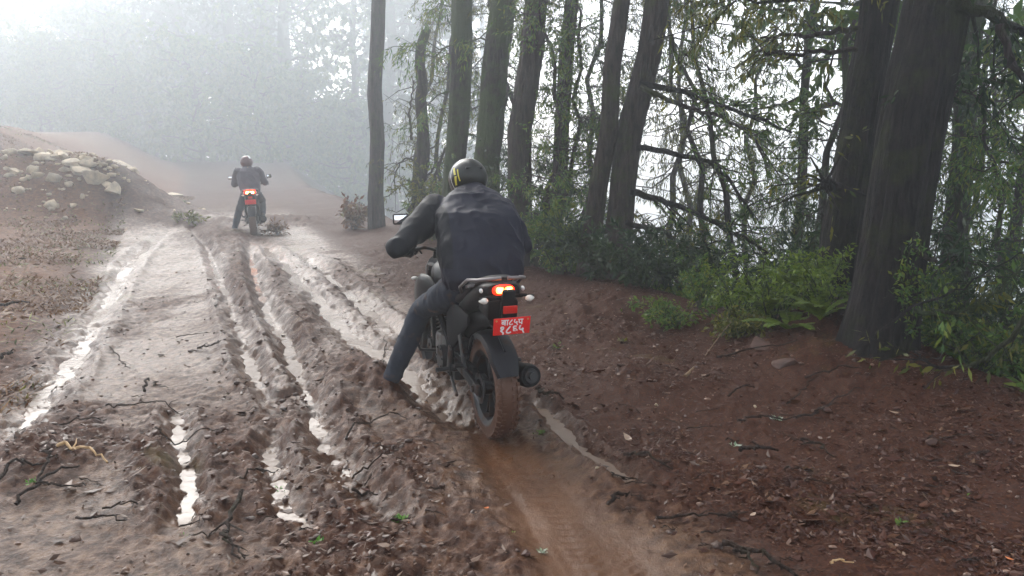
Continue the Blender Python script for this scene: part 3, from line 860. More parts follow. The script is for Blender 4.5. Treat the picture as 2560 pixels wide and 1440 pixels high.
# (pixel x, depth, form, size, turn, label)
US = [(1035, 19.5, 3, 1.0, 0.5, 'grey-green drooping tree in the mist left of the broken dead trunk'),
      (1090, 17.2, 2, 0.9, 1.2, 'thin olive tree between the dead trunk and the pale mossy trunk'),
      (1180, 15.5, 0, 1.0, 2.2, 'dark leafy tree filling the gap above the near helmet'),
      (1250, 14.0, 1, 0.8, 0.2, 'green tree low between the mossy trunk and the reddish trunk'),
      (1330, 14.5, 3, 1.0, 3.3, 'drooping dark tree behind the reddish trunk'),
      (1375, 12.3, 1, 0.72, 4.0, 'dense green tree low behind the rider\'s right shoulder'),
      (1440, 13.0, 0, 0.85, 1.0, 'dark tree behind the slim grey trunk'),
      (1420, 11.2, 4, 0.75, 2.0, 'bushy green tree left of the twin trunks at their feet'),
      (1500, 15.5, 2, 1.2, 5.0, 'sparse olive tree showing above the twin trunks'),
      (1660, 14.5, 3, 1.1, 0.9, 'drooping tree right behind the twin trunks'),
      (1740, 12.0, 2, 1.0, 2.6, 'sparse hanging tree seen through the bare boughs'),
      (1800, 16.0, 0, 1.3, 4.4, 'dark misty tree in the distance between the boughs'),
      (1860, 11.5, 3, 0.9, 3.0, 'drooping tree below the bare boughs'),
      (1930, 13.5, 1, 1.1, 0.4, 'broad green tree left of the slender far trunk'),
      (1985, 9.8, 0, 0.95, 1.7, 'dark tree just left of the black leaning trunk'),
      (2040, 11.0, 4, 1.0, 5.5, 'bushy green tree partly hidden by the black leaning trunk'),
      (2350, 11.5, 2, 1.1, 2.9, 'olive tree directly right of the huge black trunk'),
      (2400, 8.4, 1, 0.72, 0.7, 'green tree low beside the grey-green trunk'),
      (2450, 13.0, 3, 1.2, 3.9, 'misty drooping tree high at the right'),
      (2500, 9.0, 0, 0.85, 4.9, 'dark green tree near the right frame edge'),
      (2560, 7.4, 4, 0.7, 1.4, 'leafy green tree cut by the right frame edge'),
      (2640, 10.5, 1, 1.1, 2.4, 'tall green tree just beyond the right frame edge')]
used = set()
for (px, Y, fi, sc_, tw, lab) in US:
    x = (px - 1280) / 2000 * Y * CP * 1.0
    x = at(px, 500, Y)[0]
    o = forms[fi] if fi not in used else copy_tree(forms[fi]); used.add(fi)
    gz_ = GZ(x, Y)
    o.location = (x, Y, max(gz_ - 0.2, -2.6) if gz_ < -2.4 else gz_ - 0.1)
    o.location.z = gz_ - 0.15
    need = (2.6 - gz_) / 6.5                     # deeper on the slope: a taller tree
    o.scale = (sc_, sc_, max(sc_, need))
    o.rotation_euler = (0, R(4), tw)
    tag(o, lab, 'tree', 'slender trees growing below the edge')

# far misty forest beyond the road
def far_form(seed, leaf, h, r0, bl, dens=9):
    r_ = np.random.default_rng(seed)
    root = empty('forest_tree')
    P = wiggle((0, 0, 0), (r_.normal(0, 0.5), 0, h), 12, 0.12, r_)
    mb, lv = MB(), Leaves()
    trunk_mesh(mb, P, list(np.linspace(r0, r0 * 0.35, 12)), 10, seed, 1.3, step=0.3)
    radial_branches(mb, lv, P, r_, 46, h * 0.22, h, bl, 0.25, 0.1, 10, 0.9, dens * 2, 0.19, 0.11, 0.5, 0.05)
    mb.build('trunk', M['bark_mid'], root, fix=False)
    lv.build('crown', M[leaf], root)
    return root
ff = [far_form(201, 'leaf_dark', 15, 0.28, 3.4), far_form(202, 'leaf_mid', 12, 0.2, 3.0), far_form(203, 'leaf_dark', 17, 0.3, 2.6), far_form(204, 'leaf_mid', 6.5, 0.12, 2.6, 12)]
FT = [(-60, 30, 1, 0.9, 'pale bushy tree at the left frame edge above the bank'), (70, 37, 0, 0.9, 'misty tree second from the left frame edge'),
      (190, 33, 3, 1.1, 'low rounded tree on the bank behind the rock heap'), (270, 44, 2, 0.9, 'narrow misty tree left of the darkest forest mass'),
      (350, 31, 3, 1.0, 'low bush-like tree at the foot of the forest'), (390, 37, 0, 1.0, 'tall misty tree in the dark forest mass, left one'),
      (470, 33, 2, 1.0, 'tall misty tree in the dark forest mass, middle one'), (545, 36, 0, 1.05, 'tall misty tree left above the far rider'),
      (610, 32, 2, 0.95, 'tall misty tree directly above the far rider'), (660, 40, 0, 1.15, 'faint tree right above the far rider'),
      (715, 31, 1, 0.95, 'green misty tree right of the far rider'), (745, 34, 2, 1.0, 'faint tall tree beside the bright gap in the mist'),
      (790, 29, 3, 0.8, 'low green tree under the bright gap in the mist'), (905, 31, 1, 1.0, 'pale tree directly behind the straight grey trunk'),
      (870, 28, 3, 0.75, 'low pale bush-tree left of the straight grey trunk'), (985, 29, 2, 0.9, 'faint tree right of the straight grey trunk'),
      (1080, 33, 0, 1.0, 'faint tree far behind the dead trunk'), (520, 28, 3, 0.85, 'low green tree at the end of the muddy road'),
      (670, 27.5, 3, 0.8, 'low green bush-tree right behind the far rider')]
for i, px in enumerate(range(-40, 1180, 58)):
    FT.append((px + (i * 37) % 23, 45 + (i * 29) % 9, (0, 2, 1, 2)[i % 4], 1.12 + 0.05 * (i % 4),
               'pale ghost tree deep in the fog, ' + ['at the left frame edge', 'second from the left edge', 'above the left bank', 'left of the rock heap top', 'above the rock heap', 'right of the rock heap top', 'far left in the dark mass', 'left in the dark mass',
               'in the middle of the dark mass', 'right in the dark mass', 'left above the far rider', 'straight above the far rider', 'right above the far rider', 'left of the bright gap', 'at the bright gap', 'between gap and straight trunk',
               'just left of the straight trunk', 'just right of the straight trunk', 'left of the dead trunk', 'right of the dead trunk', 'behind the pale mossy trunk', 'behind the green mossy trunk'][i % 22]))
for i, px in enumerate(range(-60, 1000, 88)):
    FT.append((px, 30 + (i * 17) % 7, 3, 0.62 + 0.1 * (i % 3), 'low foggy thicket under the forest, ' + ['at the left frame edge', 'above the left bank', 'behind the rock heap', 'just right of the rock heap', 'left of the road end', 'at the left side of the road end',
               'in line with the road end', 'left behind the far rider', 'right behind the far rider', 'below the bright gap', 'left of the straight trunk', 'right of the straight trunk', 'by the dead trunk'][i % 13]))
for i, px in enumerate(range(-80, 300, 46)):
    FT.append((px, 27.5 + (i * 13) % 4, 3, 0.55 + 0.1 * (i % 2), 'round misty bush on the bank skyline, ' + ['cut by the left frame edge', 'at the left frame edge', 'second from the frame edge', 'third from the frame edge', 'above the long pale slab', 'above the crest rocks', 'above the flank slabs', 'above the big misty boulder', 'last before the road end'][i % 9]))
FT = [f for f in FT if not (f[1] > 40 and (730 < f[0] < 930 or 60 < f[0] < 230))]
FT = [(f[0], f[1], f[2], f[3] * (0.62 if f[1] > 40 and f[0] < 280 else 1), f[4]) for f in FT]
used = set()
for (px, Y, fi, sc_, lab) in FT:
    k_ = 2.9 if Y < 40 else 2.6
    Y, sc_ = Y * k_, sc_ * k_ * 0.93
    x = at(px, 400, Y)[0]
    o = ff[fi] if fi not in used else copy_tree(ff[fi]); used.add(fi)
    o.location = (x, Y, GZ(x, Y) - (0.2 if fi != 3 else 1.3 * sc_)); o.scale = (sc_, sc_, sc_); o.rotation_euler = (0, 0, (px * 0.37) % 6.28)
    tag(o, lab, 'tree', 'misty forest trees beyond the road')

# ------------------------------------------------------------------ motorcycle (local: +Y forward, +X right, origin under the rear axle on the ground)
def rot(ax, deg): return Matrix.Rotation(R(deg), 3, ax)
def arc_tube(c, r, a0, a1, n, ax='x'):
    out = []
    for i in range(n):
        a = R(a0 + (a1 - a0) * i / (n - 1))
        out.append((c[0], c[1] + r * math.cos(a), c[2] + r * math.sin(a)))
    return out
def make_wheel(parent, c, Rr, tw, front=False):
    w = empty('wheel', c); w.parent = parent
    r0 = Rr - 0.088 if not front else Rr - 0.075
    m_ = MB(); prof = []
    for i in range(17):
        a = math.pi * i / 16
        prof.append((r0 + (Rr - r0) * (math.sin(a) ** 0.55 if 0 < i < 16 else 0), -tw / 2 * math.cos(a) * (1.0 if 2 < i < 14 else 0.82)))
    m_.lathe(prof, (0, 0, 0), 'x', 72)
    # tread blocks
    for k in range(44):
        a = 2 * math.pi * k / 44
        for (xo, da) in ((-0.030, 0), (0.030, math.pi / 44)) + (((-0.058, math.pi / 44), (0.058, 0)) if not front else ()):
            aa = a + da
            rr_ = Rr - (0.004 if abs(xo) < 0.04 else 0.014)
            q = Matrix.Rotation(aa, 3, 'X')
            p = q @ Vector((0, rr_, 0))
            m_.box((xo * tw / 0.15, p.y, p.z), (0.024 * tw / 0.15, 0.012, 0.022), q @ rot('Z', (-1 if xo > 0 else 1) * (12 if abs(xo) < 0.04 else 30)), 0)
    m_.build('tyre', M['tyre'], w)
    m_ = MB()
    m_.lathe([(r0 + 0.006, -tw * 0.42), (r0 + 0.006, -tw * 0.36), (r0 - 0.018, -tw * 0.2), (r0 - 0.018, tw * 0.2), (r0 + 0.006, tw * 0.36), (r0 + 0.006, tw * 0.42), (r0 - 0.03, tw * 0.3), (r0 - 0.03, -tw * 0.3)], (0, 0, 0), 'x', 48)
    m_.lathe([(0.015, -0.06), (0.045, -0.06), (0.045, 0.06), (0.015, 0.06)], (0, 0, 0), 'x', 20)
    for k in range(5):
        for s in (-1, 1):
            a = 2 * math.pi * k / 5 + s * 0.13
            q = Matrix.Rotation(a, 3, 'X')
            p = q @ Vector((0, (r0 + 0.02) / 2, 0))
            m_.box((0, p.y, p.z), (0.03, r0 - 0.035, 0.016), q, 0.003)
    m_.build('rim', M['darkmetal'], w)
    m_ = MB(); dr = 0.11 if not front else 0.15
    m_.lathe([(dr, 0.062), (dr, 0.066), (dr - 0.035, 0.066), (dr - 0.035, 0.062)], (0, 0, 0), 'x', 40)
    for k in range(6):
        q = Matrix.Rotation(math.pi / 3 * k, 3, 'X'); p = q @ Vector((0, dr - 0.05, 0))
        m_.box((0.064, p.y, p.z), (0.004, 0.05, 0.012), q)
    m_.build('brake_disc', M['alloy'], w)
    return w
def text_mesh(s, size, mat_, parent, M4, name='lettering', ext=0.0006, bold=0.0):
    cu = bpy.data.curves.new(name, 'FONT'); cu.body = s; cu.size = size; cu.align_x = 'CENTER'; cu.align_y = 'CENTER'; cu.extrude = ext; cu.offset = bold
    t = bpy.data.objects.new(name, cu); COL.objects.link(t)
    dg = bpy.context.evaluated_depsgraph_get()
    me = bpy.data.meshes.new_from_object(t.evaluated_get(dg))
    bpy.data.objects.remove(t)
    me.materials.clear(); me.materials.append(mat_)
    me.transform(M4)
    o = bpy.data.objects.new(name, me); COL.objects.link(o); o.parent = parent
    return o

def make_bike(label, plate_lines, mirror_l, mirror_r, steer=0.0, square_lamp=False):
    bk = empty('motorcycle'); tag(bk, label, 'motorcycle')
    make_wheel(bk, (0, 0, 0.315), 0.318, 0.150)
    fw = make_wheel(bk, (0, 1.36, 0.302), 0.302, 0.115, True); fw.rotation_euler = (0, 0, R(steer))
    # frame, swingarm, chain
    m_ = MB()
    for s in (-1, 1):
        m_.tube([(0.10 * s, 1.02, 0.86), (0.13 * s, 0.80, 0.70), (0.13 * s, 0.52, 0.52), (0.12 * s, 0.46, 0.36)], 0.022, 8)
        m_.tube([(0.10 * s, 0.62, 0.70), (0.10 * s, 0.30, 0.76), (0.08 * s, -0.05, 0.84)], 0.014, 8)
        m_.tube([(0.12 * s, 0.50, 0.46), (0.10 * s, 0.22, 0.70)], 0.013, 8)
    m_.tube([(0, 1.0, 0.82), (0, 0.98, 0.55), (0, 0.86, 0.34)], 0.02, 8)
    m_.tube([(0, 0.42, 0.46), (0, 0.28, 0.68)], 0.032, 12)
    m_.build('frame', M['black'], bk)
    m_ = MB()
    for s in (-1, 1):
        m_.box((0.105 * s, 0.24, 0.355), (0.026, 0.52, 0.055), rot('X', 7), 0.006)
        m_.box((0.108 * s, -0.02, 0.318), (0.03, 0.10, 0.06), None, 0.006)
        m_.tube([(0.125 * s, 0, 0.315), (0.14 * s, 0, 0.315)], 0.02, 12)
    m_.box((0, 0.46, 0.38), (0.20, 0.06, 0.07), None, 0.01)
    m_.build('swingarm', M['darkmetal'], bk)
    m_ = MB()
    m_.lathe([(0.095, -0.088), (0.095, -0.082), (0.06, -0.082), (0.06, -0.088)], (0, 0, 0.315), 'x', 36)
    m_.tube([(-0.085, 0, 0.41), (-0.085, 0.45, 0.43)], 0.008, 6); m_.tube([(-0.085, 0, 0.22), (-0.085, 0.45, 0.37)], 0.008, 6)
    m_.build('chain', M['engine'], bk)
    m_ = MB(); m_.box((-0.112, 0.20, 0.44), (0.03, 0.42, 0.035), rot('X', 2), 0.006); m_.build('chain_guard', M['black'], bk)
    # engine with covers and fins
    e = MB()
    e.box((0, 0.70, 0.40), (0.26, 0.40, 0.22), None, 0.03); e.box((0, 0.80, 0.58), (0.20, 0.18, 0.20), rot('X', -18), 0.02)
    e.tube([(-0.17, 0.62, 0.38), (-0.12, 0.62, 0.38)], 0.085, 24); e.tube([(0.12, 0.64, 0.38), (0.17, 0.64, 0.38)], 0.095, 24)
    for k in range(6): e.box((0, 0.80, 0.50 + 0.028 * k), (0.23, 0.21, 0.008), rot('X', -18))
    for k in range(6):
        a = k * math.pi / 3; e.tube([(-0.178, 0.62 + 0.07 * math.cos(a), 0.38 + 0.07 * math.sin(a)), (-0.166, 0.62 + 0.07 * math.cos(a), 0.38 + 0.07 * math.sin(a))], 0.008, 8)
    e.box((0, 0.74, 0.26), (0.16, 0.34, 0.10), None, 0.02)
    eo = e.build('engine', M['engine'], bk)
    m_ = MB(); m_.box((0, 0.97, 0.52), (0.26, 0.04, 0.28), rot('X', -12), 0.006)
    for k in range(14): m_.box((0, 0.945, 0.40 + 0.018 * k), (0.22, 0.012, 0.004), rot('X', -12))
    m_.build('radiator', M['black'], bk)
    # foot pegs, brackets, lever
    for s in (-1, 1):
        m_ = MB()
        m_.box((0.155 * s, 0.42, 0.40), (0.016, 0.07, 0.20), rot('X', 18), 0.005)
        m_.tube([(0.16 * s, 0.42, 0.345), (0.25 * s, 0.42, 0.345)], 0.014, 10)
        m_.tube([(0.165 * s, 0.42, 0.32), (0.165 * s, 0.56, 0.30), (0.21 * s, 0.565, 0.30)], 0.007, 8)
        m_.build('foot_peg', M['darkmetal'], bk)
        m_ = MB()
        m_.box((0.15 * s, 0.14, 0.52), (0.014, 0.05, 0.22), rot('X', -25), 0.005)
        m_.tube([(0.155 * s, 0.10, 0.44), (0.22 * s, 0.08, 0.45)], 0.013, 10)
        m_.build('passenger_peg', M['darkmetal'], bk)
    # side stand, leg guard bar
    m_ = MB(); m_.tube([(-0.13, 0.50, 0.30), (-0.17, 0.26, 0.25), (-0.19, 0.14, 0.245)], 0.011, 8); m_.build('side_stand', M['darkmetal'], bk)
    m_ = MB()
    for s in (-1, 1): m_.tube([(0.05 * s, 0.98, 0.72), (0.22 * s, 0.98, 0.66), (0.27 * s, 0.99, 0.50), (0.22 * s, 0.97, 0.36), (0.05 * s, 0.94, 0.34)], 0.012, 8)
    m_.build('leg_guard', M['darkmetal'], bk)
    # tank, shrouds, seat, tail
    m_ = MB()
    m_.loft([(0.50, 0, 0.83, 0.07, 0.05, 2.4), (0.56, 0, 0.86, 0.11, 0.085, 2.6), (0.68, 0, 0.89, 0.155, 0.115, 2.6), (0.82, 0, 0.905, 0.165, 0.125, 2.6), (0.95, 0, 0.90, 0.13, 0.10, 2.4), (1.03, 0, 0.88, 0.06, 0.05, 2.2)], 28)
    m_.build('fuel_tank', M['blackgloss'], bk)
    for s in (-1, 1):
        m_ = MB()
        m_.loft([(0.66, 0.17 * s, 0.80, 0.012, 0.05, 2.5), (0.76, 0.19 * s, 0.80, 0.03, 0.115, 2.6), (0.90, 0.205 * s, 0.77, 0.038, 0.15, 2.6), (1.04, 0.20 * s, 0.74, 0.034, 0.13, 2.6), (1.12, 0.185 * s, 0.72, 0.014, 0.05, 2.4)], 18)
        m_.build('tank_shroud', M['blackgloss'], bk)
        m_ = MB()
        m_.loft([(0.10, 0.115 * s, 0.72, 0.008, 0.03, 2.4), (0.22, 0.13 * s, 0.69, 0.022, 0.10, 2.6), (0.38, 0.135 * s, 0.64, 0.026, 0.15, 2.6), (0.52, 0.13 * s, 0.62, 0.014, 0.10, 2.4)], 14)
        m_.build('side_panel', M['black'], bk)
    m_ = MB()
    m_.loft([(0.56, 0, 0.815, 0.05, 0.03, 2.6), (0.48, 0, 0.80, 0.12, 0.035, 3), (0.34, 0, 0.80, 0.15, 0.038, 3), (0.20, 0, 0.815, 0.135, 0.04, 3), (0.14, 0, 0.85, 0.12, 0.045, 3), (0.02, 0, 0.875, 0.115, 0.035, 3), (-0.12, 0, 0.895, 0.09, 0.026, 3), (-0.17, 0, 0.90, 0.05, 0.012, 2.6)], 24)
    m_.build('seat', M['seat'], bk)
    m_ = MB()
    m_.loft([(0.30, 0, 0.74, 0.12, 0.055, 3), (0.15, 0, 0.77, 0.13, 0.06, 3), (0.0, 0, 0.80, 0.135, 0.065, 3), (-0.14, 0, 0.825, 0.13, 0.062, 3.2), (-0.205, 0, 0.835, 0.115, 0.052, 3.2), (-0.225, 0, 0.838, 0.10, 0.042, 3)], 26)
    m_.box((0, -0.13, 0.755), (0.19, 0.19, 0.11), rot('X', 14), 0.02)
    m_.build('tail_cowl', M['blackgloss'], bk)
    m_ = MB(); m_.loft([(0.40, 0, 0.64, 0.07, 0.10, 3), (0.20, 0, 0.71, 0.075, 0.06, 3), (0.0, 0, 0.745, 0.075, 0.05, 3), (-0.14, 0, 0.77, 0.06, 0.05, 3)], 20); m_.build('inner_fender', M['black'], bk)
    # lit tail lamp
    m_ = MB()
    if square_lamp: m_.box((0, -0.226, 0.86), (0.20, 0.03, 0.09), None, 0.012)
    else: m_.loft([(-0.205, 0, 0.845, 0.095, 0.036, 2.6), (-0.240, 0, 0.845, 0.086, 0.030, 2.4), (-0.248, 0, 0.845, 0.07, 0.022, 2.2)], 28)
    m_.build('tail_light', M['taillens'], bk)
    lamp = children(bk)[-1]
    for s in (-1, 1):
        m_ = MB(); m_.loft([(-0.236, 0.036 * s, 0.847, 0.034, 0.021, 2.8), (-0.2515, 0.035 * s, 0.847, 0.031, 0.018, 2.6), (-0.2545, 0.034 * s, 0.847, 0.024, 0.012, 2.4)], 18)
        co = m_.build('lamp_element', M['farlamp' if square_lamp else 'taillight'], lamp)
        m_ = MB(); m_.loft([(-0.2500, 0.034 * s, 0.848, 0.022, 0.012, 2.6), (-0.2565, 0.033 * s, 0.848, 0.017, 0.008, 2.4)], 14)
        m_.build('bulb_glow', M['tailcore'], lamp)
    # grab rails
    for s in (-1, 1):
        m_ = MB()
        m_.tube([(0.125 * s, 0.20, 0.835), (0.165 * s, 0.10, 0.865), (0.165 * s, -0.06, 0.895), (0.145 * s, -0.19, 0.905), (0.08 * s, -0.245, 0.915), (0.02 * s, -0.25, 0.918)], 0.011, 10)
        m_.box((0.13 * s, 0.0, 0.86), (0.05, 0.05, 0.02), None, 0.004)
        m_.build('grab_rail', M['rail'], bk)
        m_ = MB(); m_.ell((0.128 * s, -0.205, 0.845), (0.010, 0.022, 0.014), 10, 6); m_.build('side_badge', M['whitegraphic'], bk)
    # plate holder, reflector, plate, indicators
    m_ = MB()
    m_.box((0, -0.235, 0.69), (0.075, 0.03, 0.20), rot('X', 22), 0.006); m_.box((0, -0.20, 0.735), (0.22, 0.024, 0.02), None, 0.005)
    m_.tube([(-0.09, -0.225, 0.745), (-0.165, -0.235, 0.735)], 0.008, 8); m_.tube([(0.09, -0.225, 0.745), (0.165, -0.235, 0.735)], 0.008, 8)
    m_.box((0, -0.298, 0.595), (0.15, 0.008, 0.09), rot('X', 14), 0.003)
    m_.build('plate_holder', M['black'], bk)
    m_ = MB(); m_.box((0, -0.292, 0.682), (0.085, 0.010, 0.030), rot('X', 14), 0.004); m_.build('reflector', M['reflector'], bk)
    pr = rot('X', 14)
    pl = MB(); pl.box((0, -0.312, 0.600), (0.220, 0.004, 0.104), pr, 0.0015)
    po = pl.build('number_plate', M['plate'], bk)
    base_m = Matrix.Translation((0, -0.312, 0.600)) @ pr.to_4x4()
    R90 = Matrix.Rotation(R(90), 4, 'X')
    for (bx_, bz_) in ((-0.094, 0.038), (0.094, 0.038)):
        m_ = MB(); p = pr @ Vector((bx_, -0.004, bz_)); m_.ell((p.x, p.y - 0.312, p.z + 0.600), (0.006, 0.003, 0.006), 8, 5)
        m_.build('plate_bolt', M['bolt'], po)
    if plate_lines:
        text_mesh(plate_lines[0], 0.052, M['platetext'], po, base_m @ Matrix.Translation((0.0, -0.0032, 0.024)) @ R90, 'lettering', 0.0005, 0.0011)
        text_mesh(plate_lines[1], 0.070, M['platetext'], po, base_m @ Matrix.Translation((0.0, -0.0032, -0.022)) @ R90, 'lettering', 0.0005, 0.0016)
    for s in (-1, 1):
        m_ = MB(); m_.loft([(0.140, -0.235, 0.735, 0.008, 0.010, 2), (0.155, -0.238, 0.735, 0.020, 0.021, 2), (0.178, -0.238, 0.735, 0.022, 0.022, 2), (0.20, -0.236, 0.735, 0.014, 0.014, 2), (0.215, -0.234, 0.735, 0.003, 0.004, 2)], 14, axis='x')
        o = m_.build('indicator', M['lens'], bk)
        if s < 0:
            for v in o.data.vertices: v.co.x = -v.co.x
            o.data.flip_normals()
        m_ = MB(); m_.tube([(0.10 * s, 1.12, 0.86), (0.19 * s, 1.10, 0.86)], 0.008, 8); m_.ell((0.215 * s, 1.10, 0.86), (0.026, 0.014, 0.014), 12, 8); m_.build('front_indicator', M['lens'], bk)
    # rear hugger fender over the tyre
    hv = []; ns = 22
    m_ = MB()
    prof = [(-0.088, -0.030), (-0.080, 0.0), (-0.05, 0.014), (0, 0.018), (0.05, 0.014), (0.080, 0.0), (0.088, -0.030), (0.080, -0.030), (0.074, -0.006), (0.046, 0.007), (0, 0.010), (-0.046, 0.007), (-0.074, -0.006), (-0.080, -0.030)]
    VV = []; FF = []
    for i in range(ns):
        a = R(28 + 128 * i / (ns - 1))
        sh = 1.0 if i > 3 else 0.8 + 0.05 * i
        if i > ns - 4: sh *= 1 - 0.10 * (i - ns + 4)
        for (x, d) in prof:
            rr_ = 0.337 + d; VV.append((x * sh, rr_ * math.cos(a), 0.315 + rr_ * math.sin(a)))
    k_ = len(prof)
    for i in range(ns - 1):
        for j in range(k_):
            j2 = (j + 1) % k_; FF.append((i * k_ + j, (i + 1) * k_ + j, (i + 1) * k_ + j2, i * k_ + j2))
    FF.append(tuple(range(k_))); FF.append(tuple((ns - 1) * k_ + j for j in range(k_)))
    m_.add(VV, FF)
    for s in (-1, 1):
        m_.tube([(0.088 * s, 0.10, 0.62), (0.115 * s, 0.16, 0.44)], 0.010, 6)
    m_.box((0, -0.19, 0.622), (0.010, 0.12, 0.012), rot('X', 32), 0.002)
    m_.build('rear_fender', M['hugger'], bk)
    # exhaust
    m_ = MB()
    m_.tube([(0.05, 0.93, 0.52), (0.06, 1.0, 0.36), (0.10, 0.85, 0.24), (0.14, 0.62, 0.24), (0.165, 0.46, 0.30)], 0.024, 12)
    p0, p1 = Vector((0.175, 0.44, 0.31)), Vector((0.215, -0.10, 0.385))
    d_ = (p1 - p0)
    m_.tube([p0, p0 + d_ * 0.10, p0 + d_ * 0.16, p0 + d_ * 0.94, p1], [0.03, 0.05, 0.066, 0.074, 0.066], 26)
    m_.build('exhaust', M['black'], bk)
    ex = children(bk)[-1]
    m_ = MB(); dn = d_.normalized()
    m_.tube([p1 - dn * 0.012, p1 + dn * 0.014], [0.050, 0.044], 24); m_.tube([p1 + dn * 0.010, p1 + dn * 0.03], [0.024, 0.024], 16)
    m_.build('exhaust_tip', M['darkmetal'], ex)
    # front: fork, fender, headlamp, screen, bars, mirrors
    m_ = MB()
    for s in (-1, 1):
        m_.tube([(0.10 * s, 1.06, 0.96), (0.10 * s, 1.20, 0.62)], 0.027, 12); m_.tube([(0.10 * s, 1.20, 0.62), (0.10 * s, 1.345, 0.29)], 0.022, 12)
    m_.box((0, 1.07, 0.93), (0.25, 0.07, 0.03), rot('X', -22), 0.006); m_.box((0, 1.14, 0.75), (0.25, 0.07, 0.03), rot('X', -22), 0.006)
    m_.build('fork', M['darkmetal'], bk)
    m_ = MB()
    VV = []; FF = []
    for i in range(14):
        a = R(35 + 125 * i / 13)
        for (x, d) in prof:
            rr_ = 0.318 + d * 0.8; VV.append((x * 0.80, 1.36 + rr_ * math.cos(a), 0.302 + rr_ * math.sin(a)))
    for i in range(13):
        for j in range(k_):
            j2 = (j + 1) % k_; FF.append((i * k_ + j, (i + 1) * k_ + j, (i + 1) * k_ + j2, i * k_ + j2))
    FF.append(tuple(range(k_))); FF.append(tuple(13 * k_ + j for j in range(k_)))
    m_.add(VV, FF); m_.build('front_fender', M['blackgloss'], bk)
    m_ = MB(); m_.loft([(1.06, 0, 0.93, 0.06, 0.05, 2.5), (1.14, 0, 0.92, 0.11, 0.10, 2.6), (1.24, 0, 0.89, 0.10, 0.09, 2.6), (1.30, 0, 0.87, 0.06, 0.05, 2.4)], 20); m_.build('headlamp_cowl', M['blackgloss'], bk)
    m_ = MB(); m_.box((0, 1.06, 1.04), (0.16, 0.03, 0.09), rot('X', 35), 0.01); m_.build('instrument_panel', M['black'], bk)
    hb = MB()
    hb.tube([(-0.31, 0.80, 1.035), (-0.20, 0.86, 1.05), (-0.10, 0.98, 1.03), (0, 1.0, 1.02), (0.10, 0.98, 1.03), (0.20, 0.86, 1.05), (0.31, 0.80, 1.035)], 0.012, 10)
    ho = hb.build('handlebar', M['darkmetal'], bk)
    for s in (-1, 1):
        m_ = MB(); m_.tube([(0.245 * s, 0.834, 1.043), (0.365 * s, 0.768, 1.028)], 0.0175, 14); m_.tube([(0.36 * s, 0.77, 1.028), (0.378 * s, 0.762, 1.026)], 0.021, 12); m_.build('grip', M['seat'], ho)
        m_ = MB(); m_.tube([(0.20 * s, 0.905, 1.05), (0.26 * s, 0.90, 1.045), (0.37 * s, 0.845, 1.025)], 0.006, 8); m_.ell((0.375 * s, 0.842, 1.024), (0.009, 0.009, 0.009), 8, 6); m_.build('lever', M['darkmetal'], ho)
        mx, my, mz = mirror_l if s < 0 else mirror_r
        mo = MB(); mo.tube([(0.21 * s, 0.87, 1.06), (0.25 * s, 0.90, 1.12), (mx, my + 0.02, mz - 0.02)], 0.0065, 8)
        q = rot('Z', 10 * s) @ rot('X', -4)
        mo.box((mx, my + 0.010, mz), (0.112, 0.030, 0.076), q, 0.013)
        mob = mo.build('mirror', M['black'], bk)
        p = q @ Vector((0, -0.0175, 0))
        m_ = MB(); m_.box((mx + p.x, my + 0.010 + p.y, mz + p.z), (0.092, 0.004, 0.056), q, 0.0015); m_.build('mirror_glass', M['mirror'], mob)
    # the tail, with lamp, rails and plate, kicks up behind the rider
    def kick(o, kp=False):
        kp = kp or o.name.split('.')[0] in ('plate_holder', 'reflector', 'number_plate', 'indicator')
        if o.type == 'MESH':
            for v in o.data.vertices:
                if o.name.split('.')[0] in ('tail_light', 'lamp_element', 'bulb_glow'): v.co.x *= 1.15 if square_lamp else 0.76
                n_ = o.name.split('.')[0]
                if kp: v.co.y -= 0.05; v.co.z += 0.075
                if n_ == 'indicator': v.co.x = math.copysign(0.142 + (abs(v.co.x) - 0.178) * 0.72, v.co.x); v.co.z = 0.735 + (v.co.z - 0.735) * 0.85
                v.co.z += 0.105 * min(1.0, max(0.0, (0.42 - v.co.y) / 0.5)) * (1 if v.co.z > 0.75 else 0.85)
        for c in children(o): kick(c, kp)
    for c in children(bk):
        if c.name.split('.')[0] in ('seat', 'tail_cowl', 'tail_light', 'grab_rail', 'side_badge', 'plate_holder', 'reflector', 'number_plate', 'indicator'): kick(c)
    for o in [ho] + children(ho):
        for v in o.data.vertices: v.co.z += 0.055 * min(1.0, abs(v.co.x) / 0.12)
    return bk

